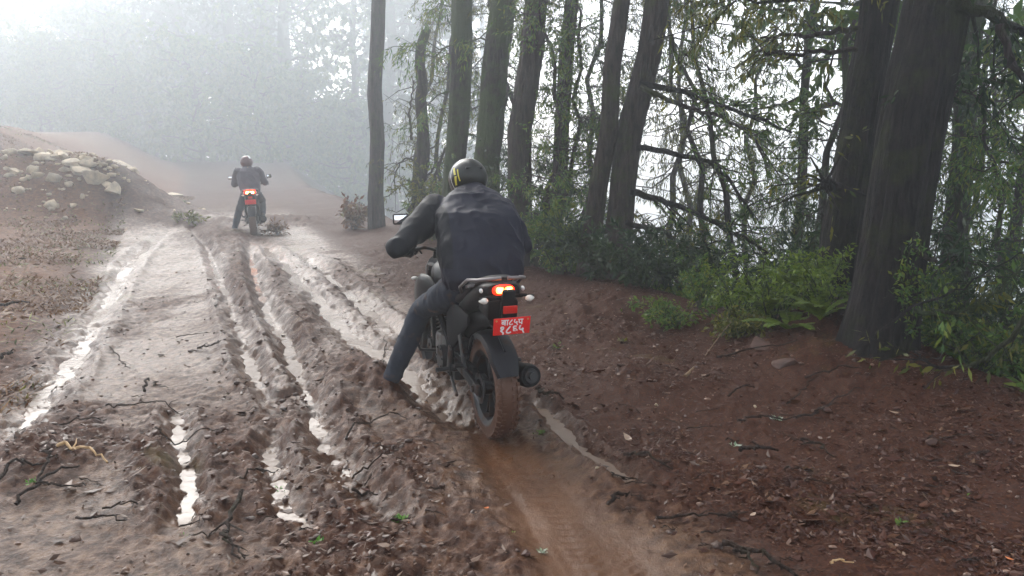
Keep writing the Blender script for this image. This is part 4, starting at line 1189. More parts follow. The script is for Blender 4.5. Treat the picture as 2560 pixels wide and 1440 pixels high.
# ------------------------------------------------------------------ rider
def limb(mb, pts, n=14):
    mb.tube([p[:3] for p in pts], [p[3] for p in pts], n)
    for p in (pts[0], pts[-1]): mb.ell(p[:3], (p[3],) * 3, 12, 8)
    for p in pts[1:-1]: mb.ell(p[:3], (p[3] * 0.98,) * 3, 12, 8)
def lerp(a, b, t): return tuple(a[i] + (b[i] - a[i]) * t for i in range(3))
def make_rider(label, J, helmet_rot=(0, 0, 0), side_mark=True, mats=None):
    mt = dict(jacket='jacket', sleeve='sleeve', jeans='jeans', shoe='shoe', helmet='helmet')
    if mats: mt.update(mats)
    # continuous body: trunk, neck, head, arms, legs, hands
    b_ = MB()
    limb(b_, [(*J['hip'], 0.125), (*J['waist'], 0.12), (*J['chest'], 0.135), (*J['upper'], 0.10), (*J['neck'], 0.060), (*J['head'], 0.062)])
    b_.ell(J['head'], (0.078, 0.095, 0.110), 20, 14)
    hd = Vector(J['head'])
    b_.ell((hd.x, hd.y + 0.098, hd.z - 0.015), (0.013, 0.02, 0.022), 8, 6)
    b_.ell((hd.x, hd.y + 0.088, hd.z - 0.055), (0.028, 0.012, 0.010), 8, 6)
    for s in (-1, 1): b_.ell((hd.x + 0.08 * s, hd.y, hd.z), (0.010, 0.018, 0.028), 8, 6); b_.ell((hd.x + 0.032 * s, hd.y + 0.086, hd.z + 0.015), (0.014, 0.010, 0.009), 8, 6)
    for k in ('L', 'R'):
        limb(b_, [(*J['sh' + k], 0.060), (*lerp(J['sh' + k], J['el' + k], 0.5), 0.048), (*J['el' + k], 0.040), (*lerp(J['el' + k], J['wr' + k], 0.4), 0.040), (*J['wr' + k], 0.028)])
        limb(b_, [(*J['hj' + k], 0.088), (*lerp(J['hj' + k], J['kn' + k], 0.5), 0.072), (*J['kn' + k], 0.055), (*lerp(J['kn' + k], J['an' + k], 0.35), 0.052), (*J['an' + k], 0.036)])
    body = remeshed(b_, 'person', M['skin'], None, 0.014, 2)
    tag(body, label, 'person')
    def part(mb, name, m_, vox, sm=4, wr=0.0, sd=1, ws=14.0):
        return remeshed(mb, name, M[m_], body, vox, sm, wr, sd, ws)
    # hands in gloves, fingers closed round the grips
    for k, s in (('L', -1), ('R', 1)):
        g_ = MB(); w = Vector(J['wr' + k]); gr = Vector(J['gr' + k]); ax = Vector(J.get('ax' + k, (s, -0.52, -0.12))).normalized()
        limb(g_, [(*w, 0.030), (*(w * 0.5 + gr * 0.5 + Vector((0, 0, 0.008))), 0.030), (*(gr + Vector((0, 0, 0.028)) - Vector((0, 0.012, 0))), 0.024)], 10)
        fwd = ax.cross(Vector((0, 0, 1))).normalized() * (1 if s < 0 else -1)
        if fwd.y < 0: fwd = -fwd
        upv = Vector((0, 0, 1))
        for i, L_ in enumerate((0.95, 1.05, 1.0, 0.85)):
            o_ = gr + ax * (-0.030 + 0.021 * i) * 1.0
            pts = []
            for a in (100, 55, 5, -55, -105)[: 5]:
                a_ = R(a); rr_ = 0.030 * L_
                pts.append(o_ + fwd * (math.cos(a_) * rr_) + upv * (math.sin(a_) * rr_))
            g_.tube(pts, [0.0115, 0.0105, 0.010, 0.009, 0.008], 8)
            for p, r_ in ((pts[0], 0.0115), (pts[-1], 0.008)): g_.ell(p, (r_,) * 3, 8, 6)
        o_ = gr - ax * 0.040
        tp = [w * 0.4 + gr * 0.6 + Vector((-s * 0.010, 0, 0.0)), o_ - fwd * 0.024 + upv * 0.006, o_ + fwd * 0.000 - upv * 0.026, o_ + fwd * 0.020 - upv * 0.022]
        g_.tube(tp, [0.013, 0.0125, 0.011, 0.009], 8); g_.ell(tp[-1], (0.009,) * 3, 8, 6)
        part(g_, 'glove', 'glove', 0.0045, 2)
    # jacket: one loose garment, back and sleeves
    j_ = MB()
    secs = J['jacket']
    def ring(mb, secs):
        V = []; n = 26
        for (c, a, b, tilt) in secs:
            q = rot('X', tilt)
            for k in range(n):
                t = 2 * math.pi * k / n; cc, ss = math.cos(t), math.sin(t)
                p = q @ Vector((a * math.copysign(abs(cc) ** 0.85, cc), b * math.copysign(abs(ss) ** 0.85, ss), 0))
                V.append((c[0] + p.x, c[1] + p.y, c[2] + p.z))
        F = []
        for i in range(len(secs) - 1):
            for k in range(n):
                k2 = (k + 1) % n; F.append((i * n + k, i * n + k2, (i + 1) * n + k2, (i + 1) * n + k))
        F.append(tuple(range(n - 1, -1, -1))); F.append(tuple((len(secs) - 1) * n + k for k in range(n)))
        mb.add(V, F)
    ring(j_, secs)
    for k in ('L', 'R'):
        cuff = lerp(J['el' + k], J['wr' + k], 0.93)
        limb(j_, [(*J['sh' + k], 0.112), (*lerp(J['sh' + k], J['el' + k], 0.30), 0.098), (*lerp(J['sh' + k], J['el' + k], 0.72), 0.076), (*J['el' + k], 0.064), (*lerp(J['el' + k], J['wr' + k], 0.45), 0.060), (*cuff, 0.047)], 16)
    jk = part(j_, 'jacket', mt['jacket'], 0.009, 4, 0.024, 3, 7.5)
    # sleeves are of a duller cloth than the back
    sl = M[mt['sleeve']]; jk.data.materials.append(sl)
    shx = max(abs(J['shL'][0]), abs(J['shR'][0])) 
    for p in jk.data.polygons:
        c = p.center
        if (c.x < J['shL'][0] - 0.01 - 0.35 * max(0, J['shL'][2] - c.z) * 0.3 and c.z > J['elL'][2] - 0.12): p.material_index = 1
    cl = MB(); cl.tube([(*lerp(J['neck'], J['head'], -0.25),), (*lerp(J['neck'], J['head'], 0.32),)], [0.088, 0.074], 20); part(cl, 'collar', mt['jacket'], 0.009, 3)
    # trousers
    t_ = MB()
    hp = J['hip']
    t_.ell((hp[0], hp[1], hp[2]), (0.185, 0.15, 0.13), 20, 12)
    for k in ('L', 'R'):
        limb(t_, [(*J['hj' + k], 0.112), (*lerp(J['hj' + k], J['kn' + k], 0.5), 0.095), (*J['kn' + k], 0.076), (*lerp(J['kn' + k], J['an' + k], 0.35), 0.074), (*lerp(J['kn' + k], J['an' + k], 0.8), 0.062), (*lerp(J['kn' + k], J['an' + k], 0.88), 0.060)], 16)
    part(t_, 'trousers', mt['jeans'], 0.011, 4, 0.009, 9, 16.0)
    # shoes with soles
    for k in ('L', 'R'):
        an, toe = Vector(J['an' + k]), Vector(J['toe' + k])
        d = toe - an; fl = Vector((d.x, d.y, d.z * 0.5)).normalized()
        s_ = MB(); z0 = Vector((0, 0, 0))
        heel = an - fl * 0.045 + Vector((0, 0, -0.065))
        limb(s_, [(*an, 0.046), (*(an + Vector((0, 0, -0.035))), 0.047), (*(an + fl * 0.03 + Vector((0, 0, -0.052))), 0.046)], 12)
        limb(s_, [(*heel, 0.036), (*(an + fl * 0.06 + Vector((0, 0, -0.058))), 0.041), (*(an + fl * 0.12 + Vector((0, 0, -0.068))), 0.040), (*(an + fl * 0.175 + Vector((0, 0, -0.076))), 0.032)], 12)
        so = part(s_, 'shoe', mt['shoe'], 0.007, 3)
        q = Vector((0, 1, 0)).rotation_difference(fl).to_matrix()
        V = []; n = 24
        for z in (-0.108, -0.090):
            for i in range(n):
                t = 2 * math.pi * i / n; y = math.sin(t); x = math.cos(t)
                wd = 0.042 if y > -0.2 else 0.036
                p = q @ Vector((x * wd, 0.062 + 0.140 * y, 0)); V.append((an.x + p.x, an.y + p.y, an.z + p.z + z))
        F = [tuple(range(n - 1, -1, -1)), tuple(n + i for i in range(n))] + [(i, (i + 1) % n, n + (i + 1) % n, n + i) for i in range(n)]
        sm = MB(); sm.add(V, F); sm.build('sole', M['sole'], so)
    # helmet
    hc = Vector(J['head']) + Vector((0, 0.0, 0.012)); q = (rot('Z', helmet_rot[2]) @ rot('X', helmet_rot[0]) @ rot('Y', helmet_rot[1]))
    hroot = empty('helmet', hc); hroot.parent = body; hroot.rotation_euler = q.to_euler()
    def hsurf(th, ph, off=0.0):
        a, b, c = 0.133 + off, 0.150 + off, 0.142 + off
        x, y, z = math.sin(th) * math.cos(ph), math.sin(th) * math.sin(ph), math.cos(th)
        sx = 1 - 0.10 * max(0, -z) - 0.04 * max(0, z)
        return (a * math.copysign(abs(x) ** 0.92, x) * sx, b * y * (1.0 + 0.10 * max(0, -z) * (1 if y > 0 else -0.6)), c * z)
    m_ = MB(); V = []; F = []; n, mm = 40, 24
    tmax = R(133)
    for i in range(mm + 1):
        for k in range(n):
            V.append(hsurf(0.001 + tmax * i / mm, 2 * math.pi * k / n))
    for k in range(n):
        p = hsurf(tmax, 2 * math.pi * k / n); V.append((p[0] * 0.80, p[1] * 0.80, p[2] + 0.006))
    for k in range(n):
        p = hsurf(tmax, 2 * math.pi * k / n); V.append((p[0] * 0.74, p[1] * 0.74, p[2] + 0.05))
    for i in range(mm + 2):
        for k in range(n):
            k2 = (k + 1) % n; F.append((i * n + k, (i + 1) * n + k, (i + 1) * n + k2, i * n + k2))
    m_.add(V, F); m_.box((0, -0.125, 0.045), (0.12, 0.03, 0.018), rot('X', -28), 0.006)
    m_.build('shell', M[mt['helmet']], hroot)
    def patch(name, mt_, th0, th1, ph0, ph1, off=0.0025, skew=0.0):
        V = []; F = []; a, b = 8, 8
        for i in range(a + 1):
            for j in range(b + 1):
                V.append(hsurf(R(th0 + (th1 - th0) * i / a), R(ph0 + (ph1 - ph0) * j / b + skew * i / a), off))
        for i in range(a):
            for j in range(b):
                k = i * (b + 1) + j; F.append((k, k + 1, k + b + 2, k + b + 1))
        p = MB(); p.add(V, F); return p.build(name, M[mt_], hroot)
    patch('visor', 'blackgloss', 62, 108, 35, 145, 0.004)
    if side_mark:
        patch('yellow_stripe', 'yellow', 62, 84, 196, 204, 0.002, 8); patch('yellow_stripe', 'yellow', 88, 112, 206, 214, 0.002, -6)
        patch('yellow_stripe', 'yellow', 70, 104, 215, 219, 0.002, 5); patch('pale_edge', 'whitegraphic', 40, 118, 187, 189.5, 0.002, 0)
        patch('pale_edge', 'whitegraphic', 60, 118, 354, 356.5, 0.002, 0)
        patch('white_mark', 'whitegraphic', 22, 29, 262, 300, 0.002, 0); patch('white_mark', 'whitegraphic', 29, 36, 284, 296, 0.002, 0)
    else:
        patch('pale_stripe', 'whitegraphic', 15, 60, 300, 330, 0.002, 0)
    return body

# near rider and motorcycle
YAW = 20.0
B0 = gpt(1226, 1058)
B0 = (-0.115, 4.76)
def place(obj, x, y, z, yaw, pitch=0.0, roll=0.0):
    obj.location = (x, y, z); obj.rotation_euler = (R(pitch), R(roll), R(yaw))
bike = make_bike('black motorcycle with an oval lit tail lamp and readable red number plate, near rider astride', ('बा८५प', '१८६५'), (-0.335, 0.93, 1.30), (0.335, 0.93, 1.28), 8)
J1 = dict(hip=(0.02, 0.36, 0.90), waist=(0.03, 0.40, 1.04), chest=(0.07, 0.56, 1.26), upper=(0.09, 0.67, 1.38), neck=(0.105, 0.74, 1.46), head=(0.12, 0.82, 1.555),
          shL=(-0.14, 0.67, 1.36), elL=(-0.46, 0.50, 1.155), wrL=(-0.335, 0.735, 1.11), grL=(-0.300, 0.803, 1.093),
          shR=(0.28, 0.64, 1.34), elR=(0.395, 0.48, 1.12), wrR=(0.345, 0.735, 1.11), grR=(0.305, 0.80, 1.093),
          hjL=(-0.10, 0.38, 0.88), knL=(-0.25, 0.78, 0.68), anL=(-0.50, 0.76, 0.175), toeL=(-0.64, 0.88, 0.10),
          hjR=(0.12, 0.38, 0.88), knR=(0.24, 0.82, 0.72), anR=(0.22, 0.42, 0.44), toeR=(0.22, 0.60, 0.40),
          jacket=[((0.02, 0.28, 0.88), 0.215, 0.14, -5), ((0.03, 0.27, 0.94), 0.25, 0.175, -8), ((0.045, 0.30, 1.02), 0.265, 0.185, -12), ((0.055, 0.36, 1.14), 0.280, 0.180, -22), ((0.065, 0.45, 1.26), 0.285, 0.170, -34), ((0.08, 0.545, 1.355), 0.265, 0.145, -42), ((0.09, 0.64, 1.425), 0.205, 0.115, -46), ((0.10, 0.70, 1.465), 0.12, 0.095, -45), ((0.105, 0.74, 1.50), 0.08, 0.07, -35)])
rider = make_rider('person in navy jacket and black helmet on the near motorcycle, left foot down', J1, (-14, 0, 4))
zb = float(base_h(np.array([B0[0]]), np.array([B0[1]]))[0]) - 0.045
for o in (bike, rider): place(o, B0[0], B0[1], zb, YAW, -0.6, -0.6)

# far rider and motorcycle
bike2 = make_bike('motorcycle with a square lit tail lamp far up the road in the mist', None, (-0.40, 0.90, 1.25), (0.40, 0.90, 1.25), 0, True)
J2 = dict(hip=(0.0, 0.30, 0.90), waist=(-0.01, 0.33, 1.05), chest=(-0.03, 0.44, 1.27), upper=(-0.03, 0.50, 1.40), neck=(-0.03, 0.53, 1.47), head=(-0.03, 0.57, 1.56),
          shL=(-0.21, 0.48, 1.36), elL=(-0.33, 0.56, 1.12), wrL=(-0.335, 0.74, 1.11), grL=(-0.305, 0.80, 1.09),
          shR=(0.17, 0.48, 1.36), elR=(0.33, 0.56, 1.12), wrR=(0.32, 0.735, 1.11), grR=(0.305, 0.80, 1.09),
          hjL=(-0.11, 0.32, 0.87), knL=(-0.28, 0.62, 0.55), anL=(-0.42, 0.52, 0.13), toeL=(-0.46, 0.68, 0.03),
          hjR=(0.11, 0.34, 0.88), knR=(0.22, 0.78, 0.72), anR=(0.21, 0.42, 0.44), toeR=(0.21, 0.60, 0.40),
          jacket=[((0.0, 0.27, 0.88), 0.19, 0.14, 0), ((0.0, 0.29, 0.98), 0.205, 0.155, -6), ((-0.01, 0.34, 1.10), 0.215, 0.15, -14), ((-0.02, 0.40, 1.22), 0.235, 0.145, -20), ((-0.03, 0.45, 1.33), 0.24, 0.125, -22), ((-0.03, 0.49, 1.41), 0.17, 0.10, -24), ((-0.03, 0.52, 1.455), 0.09, 0.08, -24), ((-0.03, 0.53, 1.475), 0.07, 0.06, -20)])
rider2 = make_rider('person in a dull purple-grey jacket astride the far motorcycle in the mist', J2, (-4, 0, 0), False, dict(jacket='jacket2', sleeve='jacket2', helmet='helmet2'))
F0 = gpt(636, 588)
zf = float(base_h(np.array([F0[0]]), np.array([F0[1]]))[0])
for o in (bike2, rider2): place(o, F0[0], F0[1], zf - 0.01, 16.5, 0, -2.5)

# ------------------------------------------------------------------ plants, stones and litter
def inview(n, x0, x1, y0, y1, r_, pw=1.6):
    """random ground spots, denser near the camera"""
    u = r_.random(n); y = y0 * (y1 / y0) ** (u ** (1 / pw) if pw < 1 else u)
    x = (r_.random(n) * (x1 - x0) + x0) * (y + 1.2)
    return x, y
rs = np.random.default_rng(500)
# leaf litter: far too many to count
def scatter_leaves(name, n, keep, size, mat_, seed, x0=-0.9, x1=0.9, y0=1.8, y1=22, lift=0.004):
    r_ = np.random.default_rng(seed)
    x, y = inview(n, x0, x1, y0, y1, r_)
    z, mk = ground(x, y, True)
    k = r_.random(n) < keep(x, y, mk); x, y, z = x[k], y[k], z[k]; m = len(x)
    a = r_.uniform(0, 2 * np.pi, m); L = size * r_.lognormal(0, 0.5, m); Wd = L * r_.uniform(0.25, 0.55, m)
    el = r_.normal(0, 0.28, m); ro = r_.normal(0, 0.45, m)
    d = np.stack([np.cos(a) * np.cos(el), np.sin(a) * np.cos(el), np.sin(el)], 1)
    s = np.stack([-np.sin(a), np.cos(a), np.zeros(m)], 1) * np.cos(ro)[:, None] + np.array([0, 0, 1])[None] * np.sin(ro)[:, None]
    B = np.stack([x, y, z + lift + 0.15 * L * np.abs(np.sin(ro))], 1)
    A0, A2 = B - d * L[:, None] / 2, B + d * L[:, None] / 2
    V = np.stack([A0, B + s * Wd[:, None] / 2 + [0, 0, 0.002], A2, B - s * Wd[:, None] / 2], 1).reshape(-1, 3)
    # curl: lift the tips a little
    V[0::4, 2] += 0.1 * L * r_.random(m); V[2::4, 2] += 0.14 * L * r_.random(m)
    o = mesh_np(name, V, np.arange(m * 4).reshape(m, 4), mat_); tag(o, kind='stuff'); return o
clump = lambda x, y, s, sc: np.clip((fbm2(x * sc, y * sc, 3, s) - 0.38) * 4, 0.1, 1)
scatter_leaves('leaf_litter', 190000, lambda x, y, m: np.clip(m['right'] * 1.0 + 0.12 * m['heap'], 0, 1) * clump(x, y, 5, 1.4) * (1 - 0.7 * m['slope']), 0.021, M['litter'], 1, -0.25, 0.95, 1.8, 15)
scatter_leaves('road_debris', 60000, lambda x, y, m: (1 - m['right']) * (0.20 + 0.8 * m['heap']) * (1 - m['track']) * clump(x, y, 6, 2.0), 0.026, M['debris'], 2, -0.95, 0.3, 1.8, 18)
scatter_leaves('bank_debris', 40000, lambda x, y, m: m['bank'] * clump(x, y, 8, 1.2), 0.06, M['leaf_dead'], 3, -1.1, -0.2, 3, 40)

# mud clods
def scatter_lumps(name, n, keep, size, mat_, seed, x0, x1, y0, y1, squash=0.6):
    r_ = np.random.default_rng(seed)
    x, y = inview(n, x0, x1, y0, y1, r_)
    z, mk = ground(x, y, True)
    k = r_.random(n) < keep(x, y, mk); x, y, z = x[k], y[k], z[k]; m = len(x)
    S = size * np.minimum(r_.lognormal(0, 0.65, m), 3.5)
    t = (1 + 5 ** 0.5) / 2
    ico = np.array([(-1, t, 0), (1, t, 0), (-1, -t, 0), (1, -t, 0), (0, -1, t), (0, 1, t), (0, -1, -t), (0, 1, -t), (t, 0, -1), (t, 0, 1), (-t, 0, -1), (-t, 0, 1)]) / 1.9
    fc = np.array([(0, 11, 5), (0, 5, 1), (0, 1, 7), (0, 7, 10), (0, 10, 11), (1, 5, 9), (5, 11, 4), (11, 10, 2), (10, 7, 6), (7, 1, 8), (3, 9, 4), (3, 4, 2), (3, 2, 6), (3, 6, 8), (3, 8, 9), (4, 9, 5), (2, 4, 11), (6, 2, 10), (8, 6, 7), (9, 8, 1)])
    P = ico[None] * (1 + r_.normal(0, 0.22, (m, 12, 1))) * r_.uniform(0.6, 1.35, (m, 1, 3)); P[:, :, 2] *= squash
    P = P * S[:, None, None] + np.stack([x, y, z + S * 0.12], 1)[:, None, :]
    F = (fc[None] + (np.arange(m) * 12)[:, None, None]).reshape(-1, 3)
    o = mesh_np(name, P.reshape(-1, 3), F, mat_, None, True); tag(o, kind='stuff'); return o
scatter_lumps('mud_clods', 42000, lambda x, y, m: np.clip(0.02 + 1.1 * m['heap'] ** 2 * clump(x, y, 14, 3.0), 0, 1) * (1 - m['track']) * (1 - 0.6 * m['right']), 0.0085, M['clod'], 11, -0.95, 0.9, 1.8, 20)
scatter_lumps('gravel', 9000, lambda x, y, m: (0.25 + 0.5 * m['right']) * clump(x, y, 9, 1.0) * (1 - m['track']), 0.0050, M['pebble'], 12, -0.95, 0.9, 1.8, 12, 0.7)

scatter_lumps('rubble', 5000, lambda x, y, m: 0.9 * np.exp(-((x + 10.6 - 0.3 * (y - 19.5)) / 1.2) ** 2 - ((y - 19.6) / 1.3) ** 2), 0.055, M['rock'], 13, -0.9, -0.2, 16, 23, 0.6)
# sticks lying about, each one its own thing
def stick(name, label, pts, r0, mat_='twig', group=None, cat='stick', arch=0.03, forks=2, seed=1, z0=0.012):
    r_ = np.random.default_rng(seed)
    W_ = [gpt(*p) for p in pts]
    n = 14; k = np.linspace(0, len(W_) - 1, n); A = np.array(W_)
    C = np.stack([np.interp(k, np.arange(len(A)), A[:, 0]), np.interp(k, np.arange(len(A)), A[:, 1])], 1)
    for _ in range(2): C[1:-1] = (C[:-2] + 2 * C[1:-1] + C[2:]) / 4
    ln = np.linalg.norm(C[-1] - C[0]); C[1:-1] += r_.normal(0, 0.008 + 0.004 * ln, (n - 2, 2))
    gz = ground(C[:, 0], C[:, 1]); gz = np.maximum(gz, np.interp(np.arange(n), [0, n - 1], [gz[0], gz[-1]])) if arch > 0.05 else gz
    zz = gz + z0 + r0 + arch * np.sin(np.linspace(0, np.pi, n)) * r_.uniform(0.3, 1)
    P = np.concatenate([C, zz[:, None]], 1); o0 = P[0].copy()
    mb = MB(); mb.tube((P - o0).tolist(), list(np.linspace(r0, r0 * 0.45, n) * r_.uniform(0.85, 1.15, n)), 7)
    for j in range(forks):
        i = r_.integers(3, n - 2); p = P[i] - o0; t = P[i + 1] - P[i]; t /= np.linalg.norm(t)
        q = t + r_.normal(0, 0.6, 3); q[2] = abs(q[2]) * 0.3; q /= np.linalg.norm(q); L_ = ln * r_.uniform(0.12, 0.3)
        mb.tube([p, p + q * L_ * 0.5 + r_.normal(0, 0.01, 3), p + q * L_ + [0, 0, -0.01]], [r0 * 0.5, r0 * 0.4, r0 * 0.15], 5)
    o = mb.build(name, M[mat_], None, fix=False); o.location = o0
    return tag(o, label, cat, group)
ST = [('long forked stick lying alone on wet mud at bottom centre-left', [(605, 1240), (580, 1300), (560, 1345), (600, 1400)], 0.011),
      ('second stick tangled with the long forked stick at bottom centre-left', [(560, 1330), (572, 1365), (612, 1402)], 0.008),
      ('straight stick pointing up-right in the brush pile at lower left', [(40, 1262), (100, 1230), (200, 1185)], 0.010),
      ('curved dark stick entering the brush pile from the left frame edge', [(0, 1225), (40, 1200), (120, 1190)], 0.010),
      ('short stick crossing under the brush pile at lower left', [(100, 1225), (125, 1185), (122, 1160)], 0.008),
      ('thin stick along the lower rim of the brush pile', [(95, 1222), (160, 1232), (215, 1218)], 0.007),
      ('thin twig lying flat below the brush pile at lower left', [(190, 1288), (250, 1292), (318, 1300)], 0.007),
      ('thin twig ending just under the mud heap at lower left', [(255, 1265), (320, 1270), (345, 1273)], 0.005),
      ('twig bowed across the wet rut left of centre bottom', [(390, 1095), (450, 1112), (550, 1095)], 0.006),
      ('thin twig over the mud above the brush pile', [(265, 1030), (350, 1032), (455, 1030)], 0.006),
      ('short black twig just above the brush pile', [(150, 1088), (220, 1090), (268, 1068)], 0.006),
      ('dark twig on grey mud left of the upright root stub', [(275, 870), (300, 900), (325, 925)], 0.006),
      ('small dark twig lying across the wet mud in mid-road', [(495, 886), (530, 888), (555, 885)], 0.009),
      ('small dark twig flat on the grey mud left of the rut', [(440, 848), (480, 850), (520, 845)], 0.005),
      ('dark stick half sunk on the orange bank at far left', [(0, 772), (40, 768), (75, 760)], 0.018),
      ('dark stick on the orange bank near the left frame edge, lower one', [(0, 890), (20, 884), (32, 876)], 0.014),
      ('arched thin twig between the muddy ruts below the parked foot', [(865, 1105), (930, 1065), (990, 1045), (1020, 1055)], 0.006),
      ('straight thin twig in the rut bank left of the rear wheel', [(880, 1170), (935, 1175), (985, 1168)], 0.006),
      ('black stick slanting into the rut in lower centre', [(880, 1198), (915, 1212), (945, 1222)], 0.008),
      ('twig curling over the rut at lower left of centre', [(600, 1205), (650, 1200), (695, 1158)], 0.006),
      ('thick dark root-like stick at bottom right of centre', [(1805, 1368), (1850, 1385), (1900, 1400), (1960, 1440), (2010, 1465)], 0.013),
      ('thinner stick branching left of the thick dark root-like stick', [(1835, 1380), (1870, 1410), (1890, 1440)], 0.009),
      ('long thin twig lying level in the leaf litter at bottom right', [(1640, 1302), (1740, 1305), (1840, 1304)], 0.007),
      ('dark broken twig on the leaf litter, curved, right of centre', [(2000, 1108), (2045, 1125), (2085, 1150)], 0.009),
      ('thin twig straight above the pale lichen clump', [(1845, 1058), (1900, 1060), (2000, 1052)], 0.008),
      ('reddish twig rising from the orange stone on the right bank', [(1990, 1052), (2060, 1035), (2150, 1000)], 0.008),
      ('thin pale twig pair, upper one, on the leafy bank', [(2010, 974), (2080, 972), (2150, 970)], 0.008),
      ('thin straight twig crossing the bank below the ferns', [(1965, 1018), (2010, 995), (2050, 968)], 0.006),
      ('short twig under the ferns beside two pale leaves', [(1820, 1000), (1850, 992), (1885, 980)], 0.007),
      ('flat grey stick under the mound below the ferns', [(1790, 910), (1850, 912), (1990, 920)], 0.010),
      ('fallen twig slanting towards the right-hand bushes', [(2250, 985), (2310, 972), (2350, 958)], 0.008),
      ('long pale stick on the mud right of the exhaust', [(1340, 985), (1370, 1000), (1410, 1010)], 0.013),
      ('dark stick on the slope right of the long pale stick', [(1560, 1150), (1620, 1175), (1680, 1200)], 0.009),
      ('green-black flat stick in the litter right of the tyre track', [(1850, 1142), (1900, 1144), (1945, 1138)], 0.014),
      ('pale split straw lying at the bottom right', [(2075, 1418), (2100, 1417), (2130, 1415)], 0.005),
      ('short dark stick on tyre-marked clay at bottom centre', [(1520, 1268), (1545, 1255), (1575, 1243)], 0.010),
      ('twig poking from the clods beside the left boot', [(955, 905), (962, 880), (962, 850)], 0.006)]
for i, (lab, pts, r_) in enumerate(ST):
    stick('fallen_stick', lab, pts, r_, 'rawwood' if 'straw' in lab else 'twig', 'sticks lying on the mud and litter', seed=300 + i, forks=0 if 'straight' in lab or 'straw' in lab else 2)
LMK = [(1262, 1095, 'rear tyre of the near motorcycle'), (980, 955, 'left shoe of the near rider'), (1350, 915, 'exhaust of the near motorcycle'), (1355, 1362, 'grey-green lichen clump'), (1215, 1280, 'orange leaf'),
       (600, 1320, 'long forked stick'), (790, 1350, 'bright green sprig'), (180, 1160, 'snapped raw branch'), (905, 1283, 'red-brown broad leaf'), (1945, 1045, 'pale lichen on the bank'), (2065, 1035, 'orange-brown stone'),
       (2385, 1180, 'tan leaf'), (2525, 1397, 'orange leaf in the right corner'), (1880, 1400, 'thick root-like stick'), (1480, 1380, 'lower end of the clay tyre track'), (370, 970, 'upright root stub'), (60, 1250, 'brush pile'),
       (2100, 880, 'reddish rock by the huge trunk'), (2440, 1010, 'bush in the lower right corner'), (1740, 1303, 'level twig in the litter'), (1570, 1080, 'pinkish leaf beside the wheel rut'), (450, 1250, 'lower wet rut'), (290, 700, 'far left rut'),
       (1200, 1430, 'bottom frame edge at centre'), (60, 1430, 'lower left frame corner'), (2250, 1310, 'green plant at lower right'), (700, 1200, 'green blades in the rut'), (1840, 1112, 'pale green scrap')]
SEEN = set()
def near_label(px, py, kind, sizes=('short', 'thin', 'longer')):
    for (q, lx, ly, nm) in sorted(((lx - px) ** 2 + 4 * (ly - py) ** 2, lx, ly, nm) for lx, ly, nm in LMK):
        dx, dy = px - lx, (py - ly) * 2
        far = 'just' if q < 90 ** 2 else ('a little' if q < 220 ** 2 else 'well')
        d = ('right of' if dx > 0 else 'left of') if abs(dx) > abs(dy) * 2 else (('in front of' if dy > 0 else 'behind') if abs(dy) > abs(dx) * 2 else (('in front and right of' if dx > 0 else 'in front and left of') if dy > 0 else ('behind and right of' if dx > 0 else 'behind and left of')))
        lab = f'{kind} {far} {d} the {nm}'
        if lab not in SEEN: SEEN.add(lab); return lab
    return kind
# small unremarkable twigs all over
r_ = np.random.default_rng(77)
for i in range(70):
    side = i % 3 != 0
    px_ = r_.uniform(1450, 2540) if side else r_.uniform(30, 1150); py_ = r_.uniform(1000 if side else 900, 1430)
    if side and px_ > 2200: py_ = max(py_, 1120)
    a_ = r_.normal(0, 0.35); L_ = r_.uniform(25, 80)
    stick('small_twig', near_label(px_, py_, 'small twig'),
          [(px_, py_), (px_ + L_ * math.cos(a_) / 2, py_ - L_ * math.sin(a_) * 0.25 + r_.normal(0, 4)), (px_ + L_ * math.cos(a_), py_ - L_ * math.sin(a_) * 0.5)], r_.uniform(0.002, 0.0045), 'twig',
          'small twigs in the leaf litter' if side else 'small twigs on the churned mud', 'twig', 0.008, 0, 700 + i, 0.006)
# split pale branch and splinters
stick('split_branch', 'snapped branch with bright raw wood on the brush pile', [(148, 1160), (185, 1162), (235, 1166), (270, 1175)], 0.010, 'rawwood', None, 'branch', 0.02, 3, 41)
# leaning bare sapling stick at the fern bank
def rod(name, label, pts3, r0, mat_, cat, leaves=0, leafmat_='leaf_mid', seed=1, sub=3, sz=(0.06, 0.025)):
    r_ = np.random.default_rng(seed)
    P = [np.array(p) for p in pts3]; o0 = P[0].copy()
    root = empty(name, o0); tag(root, label, cat)
    mb, lv = MB(), Leaves(); bough(mb, [p - o0 for p in P], r0, r_, lv, sub, leaves, 0.3)
    mb.build('stem', M[mat_], root, fix=False)
    if leaves and lv.B: lv.build('foliage', M[leafmat_], root)
    return root
gp = lambda px, py, dz=0: (lambda q: np.array([q[0], q[1], GZ(q[0], q[1]) + dz]))(gpt(px, py))
rod('bare_sapling', 'pale bare sapling leaning from the mud up into the ferns', [gp(1712, 955), at(1770, 890, 6.6), at(1850, 850, 6.8), at(1950, 790, 7.0), at(2010, 750, 7.2)], 0.014, 'rawtwig', 'sapling', 0, seed=5)
rod('drooping_branch', 'long curved bough sweeping in from the right edge over the bushes', [at(2600, 760, 4.9), at(2540, 830, 4.9), at(2480, 895, 5.0), at(2400, 925, 5.1), at(2310, 915, 5.2), at(2285, 880, 5.3)], 0.020, 'bark_dark', 'branch', 10, 'leaf_moss', 6, 6)
rod('drooping_branch', 'thin bough rising from the huge trunk foot to the right edge', [at(2190, 835, 5.4), at(2290, 760, 5.4), at(2400, 720, 5.3), at(2500, 660, 5.2), at(2600, 620, 5.1)], 0.012, 'bark_dark', 'branch', 12, 'leaf_mid', 7, 8)
